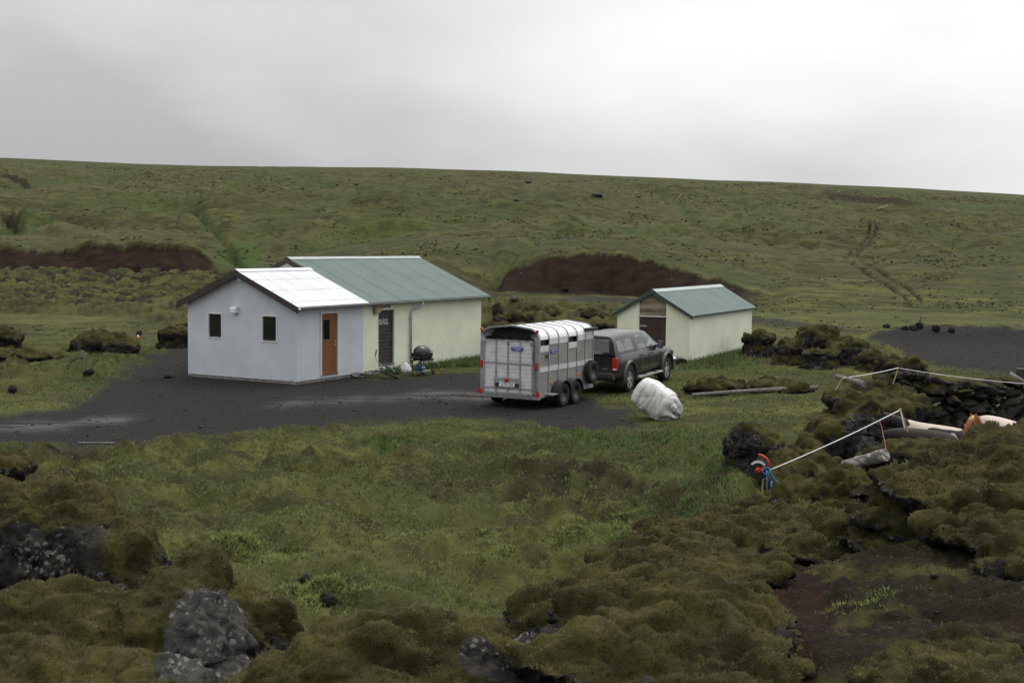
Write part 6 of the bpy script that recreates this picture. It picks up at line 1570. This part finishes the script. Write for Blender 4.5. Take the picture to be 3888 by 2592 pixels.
# ================================================================== horses
def horse(label, px, py, d0, head, pose, dark, light, patch, sc=1.0, mane=(.03, .025, .02), seed=0):
    """px, py: where the top of the back is seen; the distance follows from the horse's height on the ground"""
    best = None
    for d in np.linspace(d0 - 4, d0 + 4, 81):
        p = at(px, py, d); e = abs(p[2] - H1(p[0], p[1]) - 1.33 * sc)
        if best is None or e < best[0]: best = (e, p)
    p = best[1]
    if pose == 'up': nk = [((0, .78, 1.42), .15), ((0, .95, 1.60), .105), ((0, 1.10, 1.46), .095), ((0, 1.25, 1.24), .062)]; ears = ((.058, .92, 1.67), (.068, .93, 1.75))
    elif pose == 'level': nk = [((0, .85, 1.30), .15), ((0, 1.13, 1.36), .105), ((0, 1.27, 1.20), .09), ((0, 1.38, .98), .06)]; ears = ((.055, 1.11, 1.46), (.06, 1.13, 1.54))
    else: nk = [((0, .86, 1.10), .15), ((0, 1.12, .90), .10), ((0, 1.20, .68), .088), ((0, 1.24, .45), .058)]; ears = ((.055, 1.16, .98), (.06, 1.20, 1.04))
    V = [(0, -.42, 1.07), (0, -.05, 1.03), (0, .36, 1.06), (0, .58, 1.16)] + [q for q, _ in nk]; Rr = [(.27, .27), (.29, .30), (.25, .29), (.17, .21)] + [(r * .85, r) for _, r in nk]
    E = [(0, 1), (1, 2), (2, 3), (3, 4), (4, 5), (5, 6), (6, 7)]
    def chain(root, pts):
        prev = root
        for q, r in pts:
            V.append(q); Rr.append((r, r)); E.append((prev, len(V) - 1)); prev = len(V) - 1
    chain(0, [((0, -.66, 1.06), .20)])
    for s in (-1, 1):
        chain(0, [((s * .16, -.52, .88), .15), ((s * .16, -.42, .70), .11), ((s * .15, -.64, .46), .058), ((s * .15, -.60, .13), .042), ((s * .15, -.56, .03), .052)])
        chain(2, [((s * .15, .40, .86), .12), ((s * .14, .38, .68), .085), ((s * .14, .41, .40), .052), ((s * .14, .40, .12), .040), ((s * .14, .44, .03), .050)])
        chain(5, [((s * ears[0][0], ears[0][1], ears[0][2]), .030), ((s * ears[1][0], ears[1][1], ears[1][2]), .012)])
    me = bpy.data.meshes.new('body'); me.from_pydata(V, E, []); me.update()
    root = thing('horse', label, 'horse', (p[0], p[1], H1(p[0], p[1])), head, 'horses in the corral'); root.scale = (sc, sc, sc)
    o = link_mesh('body', me, None, root)
    o.modifiers.new('skin', 'SKIN')
    sd = me.skin_vertices[0].data
    for i, r in enumerate(Rr): sd[i].radius = r; sd[i].use_root = (i == 0)
    m2 = o.modifiers.new('sub', 'SUBSURF'); m2.levels = 2; m2.render_levels = 2
    bake(o); me = o.data
    me.polygons.foreach_set('use_smooth', [True] * len(me.polygons))
    co = coords_of(me); add_attr(me, 'patch', np.clip(patch(co), 0, 1))
    n = N('horse_coat'); mm = n.mix(n.ramp(n.math('ADD', n.attr('patch'), n.math('MULTIPLY', n.math('SUBTRACT', n.noise(9, 4), .5), .35)), .42, .58), dark, light)
    n.out(n.mix(n.math('MULTIPLY', n.noise(5, 5), .3), mm, tuple(c * .5 for c in dark)), .75, 0, .25); me.materials.clear(); me.materials.append(n.m)
    mm_ = M('horse_mane', mane, .85, 0, .3, 12)
    # mane along the crest, tail
    b0 = [Vector((0, .50, 1.30))] + [Vector(q) + Vector((0, -.08, .10)) for q, _ in nk[:2]]
    mb = MB(); rg = random.Random(seed)
    for k in range(110):
        t_ = k / 109 * 2; i = min(1, int(t_)); q = b0[i].lerp(b0[i + 1], t_ - i); s = rg.choice((-1, 1, 1))
        q = q + Vector((0, 0, .01)); mb.tube([q, q + Vector((s * .09, rg.uniform(-.03, .03), -.03)), q + Vector((s * rg.uniform(.12, .16), rg.uniform(-.05, .05), -rg.uniform(.16, .26)))], [.014, .012, .003], 5)
    hp = Vector(nk[1][0])
    for k in range(16): mb.tube([hp + Vector((0, -.02, .09)), hp + Vector((rg.uniform(-.05, .05), .08, .02)), hp + Vector((rg.uniform(-.05, .05), .12, -.12))], [.022, .02, .004], 5)
    mb.build('mane', mm_, root, smooth=True)
    tb = MB()
    for k in range(14): tb.tube([(0, -.80, 1.10), (rg.uniform(-.04, .04), -.90, .95), (rg.uniform(-.07, .07), -.90 + rg.uniform(-.05, .05), .62), (rg.uniform(-.06, .06), -.88, .35)], [.03, .028, .025, .004], 5)
    tb.build('tail', mm_, root, smooth=True)
    for s in (-1, 1):
        e = (Vector(nk[1][0]) * .45 + Vector(nk[2][0]) * .55) + Vector((s * .083, .03, .035))
        MB().lathe([(0, -.018), (.016, -.008), (.018, 0), (.016, .008), (0, .018)], 8, 'x', e).build('eye', m_black, root, smooth=True)
    return root
no = lambda c: np.zeros(len(c))
horse('plain dark brown horse nearest the moss bank, its back level with it', 2126, 983, 24.6, math.radians(82), 'down', (.020, .015, .013), (.05, .04, .035), no, .98, (.014, .011, .010), 1)
horse('black and white pinto horse with pale withers behind the dark one', 2160, 974, 26.8, math.radians(58), 'level', (.016, .013, .012), (.55, .47, .38),
      lambda c: ((np.abs(c[:, 1] - .40) < .17) & (c[:, 2] > .95)) * 1.0 + ((np.abs(c[:, 1] + .32) < .05) * 1.0) + ((c[:, 1] > -.35) & (c[:, 1] < .25) & (c[:, 2] > 1.26)) * 1.0, 1.05, (.02, .017, .015), 2)
horse('cream horse with raised chestnut head looking this way', 2290, 986, 26.0, math.radians(128), 'up', (.24, .085, .035), (.56, .44, .35), lambda c: ((c[:, 1] < .62) & (c[:, 1] > -.38)) * 1.0, .92, (.40, .24, .11), 3)
horse('white pinto horse with dark rump standing behind the chestnut head', 2310, 959, 29.5, math.radians(20), 'down', (.05, .022, .016), (.62, .52, .46), lambda c: (c[:, 1] > -.42) * 1.0, 1.0, (.5, .45, .4), 4)
# ================================================================== grass, moss fuzz, pebbles
FX = GX[:-1, :-1]; cell_area = (np.diff(GX, axis=1)[:-1] * np.diff(GY, axis=0)[:, :-1])
fr_px, fr_py = project(np.stack([GX, GY, Z], -1).reshape(-1, 3)); fr_px = fr_px.reshape(NY, NS)[:-1, :-1]; fr_py = fr_py.reshape(NY, NS)[:-1, :-1]
inview = (fr_px > -160) & (fr_px < 2512) & (fr_py < 1640)
def scatter(density):
    """random points on the ground; density per square metre on the grid's cells"""
    lam = density * cell_area * inview
    k = RNG.poisson(lam); idx = np.repeat(np.arange(k.size), k.ravel()); i, j = np.unravel_index(idx, k.shape)
    a, b = RNG.random(len(i)), RNG.random(len(i))
    def bl(G): return (G[i, j] * (1 - b) + G[i, j + 1] * b) * (1 - a) + (G[i + 1, j] * (1 - b) + G[i + 1, j + 1] * b) * a
    return np.stack([bl(GX), bl(GY), bl(Z)], 1), i, j
def blades(P, hgt, n, width, spread, lean, nrm=None):
    """n tapering blades at every point -> vertices, faces, height along the blade"""
    N_ = len(P) * n; B = np.repeat(P, n, 0); hh = np.repeat(hgt, n) * RNG.uniform(.55, 1.2, N_)
    ang = RNG.random(N_) * 2 * PI; off = np.stack([np.cos(ang), np.sin(ang), np.zeros(N_)], 1)
    r_ = RNG.random(N_) ** .6
    B = B + off * (spread * r_)[:, None]
    up = np.repeat(nrm, n, 0) if nrm is not None else np.tile([0, 0, 1.0], (N_, 1))
    a2 = ang + RNG.uniform(-.6, .6, N_); ln = np.stack([np.cos(a2), np.sin(a2), np.zeros(N_)], 1) * (lean * hh * RNG.random(N_))[:, None]
    tip = B + up * hh[:, None] + ln
    a3 = RNG.random(N_) * 2 * PI; side = np.stack([np.cos(a3), np.sin(a3), np.zeros(N_)], 1) * (np.repeat(width, n) if hasattr(width, '__len__') else width)[..., None] if hasattr(width, '__len__') else np.stack([np.cos(a3), np.sin(a3), np.zeros(N_)], 1) * width
    side = np.where((np.cross(side, up) * (_eye - B)).sum(1)[:, None] > 0, side, -side)        # wind every blade alike, its face towards the open side
    V = np.stack([B - side - up * .01, B + side - up * .01, tip], 1).reshape(-1, 3)
    F = np.arange(N_ * 3).reshape(-1, 3)
    blades.normal = np.repeat(up + RNG.normal(0, .14, (N_, 3)), 3, 0)
    return V, F, np.tile([0, 0, 1.0], N_)
def veg_object(name, V, F, tipv, tint, mat, label, cat):
    me = fast_mesh(name, V, F, smooth=True); nn_ = blades.normal / np.linalg.norm(blades.normal, axis=1)[:, None]; me.normals_split_custom_set_from_vertices(nn_.astype(np.float32)); add_attr(me, 'tip', tipv); add_attr(me, 'tint', tint)
    o = link_mesh(name, me, mat); tag(o, label, cat, kind='stuff'); return o
def veg_material(name, a, b, c, dry, tip_gain=1.0):
    n = N(name); t_ = n.attr('tint')
    col = n.mix(n.ramp(t_, 0.0, .5), a, b); col = n.mix(n.ramp(t_, .5, .85), col, c)
    col = n.mix(n.math('MULTIPLY', n.attr('tip'), .55), col, n.mix(t_, dry, tuple(v * tip_gain for v in c)))
    n.out(col, .8, 0, .12)
    return n.m
m_grass = veg_material('meadow_grass', (.038, .046, .0125), (.076, .090, .023), (.114, .122, .037), (.160, .160, .066))
m_long = veg_material('long_green_grass', (.022, .040, .009), (.036, .064, .014), (.060, .088, .026), (.085, .098, .038))
m_fuzz = veg_material('woolly_moss', (.016, .0145, .0055), (.047, .042, .0125), (.102, .091, .030), (.176, .154, .079))  # pale tips and wide tint range paint top-lit highlights into the moss
m_herb = veg_material('pale_green_herbs', (.050, .075, .016), (.085, .115, .026), (.135, .155, .045), (.16, .17, .06))
gfree = np.clip(1 - ATTR['gravel'] - .85 * ATTR['soil'], 0, 1)[:-1, :-1]
near = (1 - np.clip(nearmoss, 0, 1))[:-1, :-1]
Y_ = GY[:-1, :-1]; L_ = np.clip(lush, 0, 1)[:-1, :-1]; B_ = np.clip(ATTR['bare'], 0, 1)[:-1, :-1]; LV = np.clip(lava, 0, 1)[:-1, :-1]
patchy = sstep(-.25, .25, fbm2(GX * .55, GY * .55, 3, 121))[:-1, :-1]
dens = gfree * near * (1 - .85 * B_) * (1 - .7 * LV) * (.45 + .75 * patchy) * np.where(Y_ < 8, 0, np.where(Y_ < 36, 210 * np.clip(18 / np.maximum(Y_, 1), .35, 1.2), np.where(Y_ < 62, 38, 0)))
inside_b = ((uH > -.1) & (uH < 12.2) & (vH > -.02) & (vH < 6.8)) | ((uS > -.1) & (uS < 8.7) & (vS > -.02) & (vS < 3.3))
dens = dens * ~inside_b[:-1, :-1]
P, i, j = scatter(dens)
hg = (.03 + .03 * RNG.random(len(P))) * (1 + .9 * L_[i, j]) * (.7 + .6 * patchy[i, j]) * np.where(P[:, 1] > 36, 1.5, np.where(P[:, 1] < 14, .55, 1))
V, F, tp = blades(P, hg, 4, .006 + .00016 * P[:, 1], .05, .9)
tn = np.clip(.45 + .5 * fbm2(P[:, 0] * .5, P[:, 1] * .5, 3, 131) * 2 + RNG.normal(0, .15, len(P)) - .25 * L_[i, j], 0, 1)
veg_object('meadow_grass', V, F, tp, np.repeat(tn, 12), m_grass, 'short mixed grass over the hummocky meadow', 'grass')
ld = (L_ > .35) * gfree * near * np.where((Y_ > 13) & (Y_ < 66), np.clip(2600 / np.maximum(Y_, 1) ** 1.15, 20, 120), 0)
wg = wallgrass[:-1, :-1]
ld = np.maximum(ld, wg * 170) * ~inside_b[:-1, :-1]
P, i, j = scatter(ld)
hg = (.05 + .055 * RNG.random(len(P))) * (1 + 2.6 * wg[i, j] * RNG.random(len(P)))
V, F, tp = blades(P, hg, 5, .006 + .00018 * P[:, 1], .07, 1.0)
tn = np.clip(.4 + .45 * fbm2(P[:, 0] * .9, P[:, 1] * .9, 3, 137) * 2 + RNG.normal(0, .15, len(P)), 0, 1)
veg_object('long_grass', V, F, tp, np.repeat(tn, 15), m_long, 'long green grass along the walls and in the hollows', 'grass')
# tussocks on the hillside and the lava field
td = np.where((Y_ > 56) & (Y_ < 290), np.clip(150 / np.maximum(Y_, 1), .45, 2.0), 0) * (1 - np.clip(ruts * 3, 0, 1))[:-1, :-1] * (1 - .9 * np.clip(ATTR['soil'], 0, 1)[:-1, :-1]) * np.clip(1 - ATTR['gravel'], 0, 1)[:-1, :-1] * (.04 + 1.5 * sstep(-.05, .35, fbm2(GX * .05, GY * .09, 4, 171))[:-1, :-1])
P, i, j = scatter(td)
hg = RNG.uniform(.07, .16, len(P)) * np.clip(P[:, 1] / 140, .5, 1.2)
V, F, tp = blades(P, hg, 3, hg * 1.6, .20, 1.4)
tn = np.clip(.42 + .9 * fbm2(P[:, 0] * .05, P[:, 1] * .08, 4, 173) + RNG.normal(0, .20, len(P)), 0, 1)
m_tus = veg_material('hill_tussock', (.044, .047, .0165), (.060, .062, .0215), (.088, .085, .031), (.100, .095, .043))
print('tussocks', len(P))
veg_object('hill_tussocks', V, F, tp, np.repeat(tn, 9), m_tus, 'low grass tussocks over the hillside and lava field', 'grass')
# pale herbs in clumps
hp_, hh_ = [], []
for (px, py, d, r, k) in ((560, 1262, 20, .5, 160), (610, 1278, 19, .7, 300), (500, 1255, 20, .4, 80), (720, 1340, 16.5, .7, 280), (760, 1372, 15.5, .5, 160), (960, 1235, 20, .5, 120), (1140, 1275, 19, .4, 90), (1120, 1225, 20.5, .3, 60), (1330, 1215, 21, .5, 120),
                          (1430, 1195, 22, .5, 120), (1390, 1225, 21, .5, 80), (1960, 1390, 7.4, .22, 60), (2010, 1370, 7.8, .15, 40), (300, 1185, 23, .4, 60), (1810, 1500, 6.2, .12, 20), (2130, 1100, 10, .3, 30)):
    c = gp(px, py, d * .7, d * 1.3); q = RNG.normal(0, r * .5, (k, 2)); hp_.append(np.stack([c[0] + q[:, 0], c[1] + q[:, 1], H(c[0] + q[:, 0], c[1] + q[:, 1])], 1)); hh_.append(np.full(k, 0.018 if d < 11 else .06))
P = np.concatenate(hp_); hg = np.concatenate(hh_)
V, F, tp = blades(P, hg, 7, hg * .16, .05, 1.6)
veg_object('pale_herbs', V, F, tp, np.repeat(RNG.random(len(P)), 21), m_herb, 'clumps of pale yellow-green herbs in the meadow', 'herbs')
# tiny white flowers
c_fl = [gp(px, py, 14, 34) for px, py in ((640, 1110), (700, 1140), (760, 1125), (420, 1150), (850, 1190), (980, 1070), (1060, 1105), (880, 1120), (360, 1180), (560, 1200), (1250, 1050), (720, 1260), (820, 1380))]
q = np.concatenate([np.stack([c[0] + RNG.normal(0, .7, 12), c[1] + RNG.normal(0, .7, 12)], 1) for c in c_fl]); z_ = H(q[:, 0], q[:, 1]) + RNG.uniform(.06, .12, len(q))
iv1, if1 = ico(1); Vf = (iv1[None] * RNG.uniform(.004, .008, len(q))[:, None, None] + np.concatenate([q, z_[:, None]], 1)[:, None]).reshape(-1, 3); Ff = (if1[None] + (np.arange(len(q)) * len(iv1))[:, None, None]).reshape(-1, 3)
o = link_mesh('white_flowers', fast_mesh('white_flowers', Vf, Ff), M('white_petal', (.5, .5, .44), .7)); tag(o, 'tiny white flowers dotted over the meadow', 'flowers', kind='stuff')
# woolly moss on the near slope and rocks
nm_d = (np.clip(nearmoss, 0, 1) * (1 - .9 * ATTR['dark']) * (1 - ATTR['red']))[:-1, :-1] * np.where((Y_ > 4.3) & (Y_ < 17), 1900 * np.clip(6.0 / np.maximum(Y_, 1), .22, 1) ** 1.5, 0)
P, i, j = scatter(nm_d * .8)
gy_, gx_ = np.gradient(Z); dzx = gx_ / np.gradient(GX, axis=1); dzy = gy_ / np.gradient(GY, axis=0)
nr = np.stack([-dzx[i, j], -dzy[i, j], np.ones(len(i))], 1); nr /= np.linalg.norm(nr, axis=1)[:, None]
pts, nrs = [P], [nr]
for o, mask in FUZZ:
    me = o.data; me.calc_loop_triangles(); tri = np.empty(len(me.loop_triangles) * 3, np.int32); me.loop_triangles.foreach_get('vertices', tri); tri = tri.reshape(-1, 3)
    co = coords_of(me); nn_ = normals_of(me); off = np.array(o.location)
    A_ = co[tri[:, 0]]; e1 = co[tri[:, 1]] - A_; e2 = co[tri[:, 2]] - A_; ar = np.linalg.norm(np.cross(e1, e2), axis=1) / 2
    mk = mask[tri].mean(1); facing = ((_eye - (A_ + off)) * nn_[tri[:, 0]]).sum(1) > -.3
    dist = A_[:, 1] + off[1]
    k = RNG.poisson(ar * (mk > .5) * facing * 2600 * np.clip(6.0 / dist, .2, 1.1) ** 1.5)
    idx = np.repeat(np.arange(len(tri)), k); a, b = RNG.random(len(idx)), RNG.random(len(idx)); fl_ = a + b > 1; a[fl_], b[fl_] = 1 - a[fl_], 1 - b[fl_]
    pts.append(A_[idx] + e1[idx] * a[:, None] + e2[idx] * b[:, None] + off); nrs.append(nn_[tri[idx, 0]])
P = np.concatenate(pts); nr = np.concatenate(nrs)
nr = nr * .92 + np.array([0, 0, .08]); hg = RNG.uniform(.006, .013, len(P)) * np.clip(P[:, 1] / 6.0, 1, 1.9)
V, F, tp = blades(P, hg, 4, .0032 * np.clip(P[:, 1] / 6.0, .9, 2.2), .014, 1.1, nr)
tn = np.clip(.42 + 1.3 * fbm3(P * 1.5, 3, 141) + .35 * fbm3(P * 7.0, 2, 143) + RNG.normal(0, .06, len(P)), 0, 1)
print('fuzz points', len(P))
veg_object('woolly_moss', V, F, tp, np.repeat(tn, 12), m_fuzz, 'woolly fringe moss on the near rocks and slope', 'moss')
# loose pebbles on the gravel and the path
pd = (np.clip(road, 0, 1)[:-1, :-1] * 4 + np.clip(np.maximum(red, dark * nearmoss), 0, 1)[:-1, :-1] * np.where(Y_ < 12, 60, 0) + np.clip(field, 0, 1)[:-1, :-1] * 3) * ~inside_b[:-1, :-1]
P, i, j = scatter(pd)
sz = np.where(P[:, 1] > 25, RNG.uniform(.012, .045, len(P)) * RNG.choice([1, 1, 1, 1.8], len(P)), RNG.uniform(.004, .014, len(P)))
iv1, if1 = ico(1); rnd = 1 + .5 * (RNG.random((len(P), len(iv1), 1)) - .5)
Vp = (iv1[None] * np.array([1, 1, .65]) * rnd * sz[:, None, None] + P[:, None]).reshape(-1, 3); Fp = (if1[None] + (np.arange(len(P)) * len(iv1))[:, None, None]).reshape(-1, 3)
n = N('loose_pebbles'); m_peb = n.out(n.mix(n.ramp(n.noise(6, 3, .6, n.pos()), .35, .65), (.014, .013, .012), (.048, .045, .042)), .9, 0, .15)
o = link_mesh('loose_pebbles', fast_mesh('loose_pebbles', Vp, Fp, False), m_peb); tag(o, 'loose dark pebbles on the gravel and path', 'pebbles', kind='stuff')
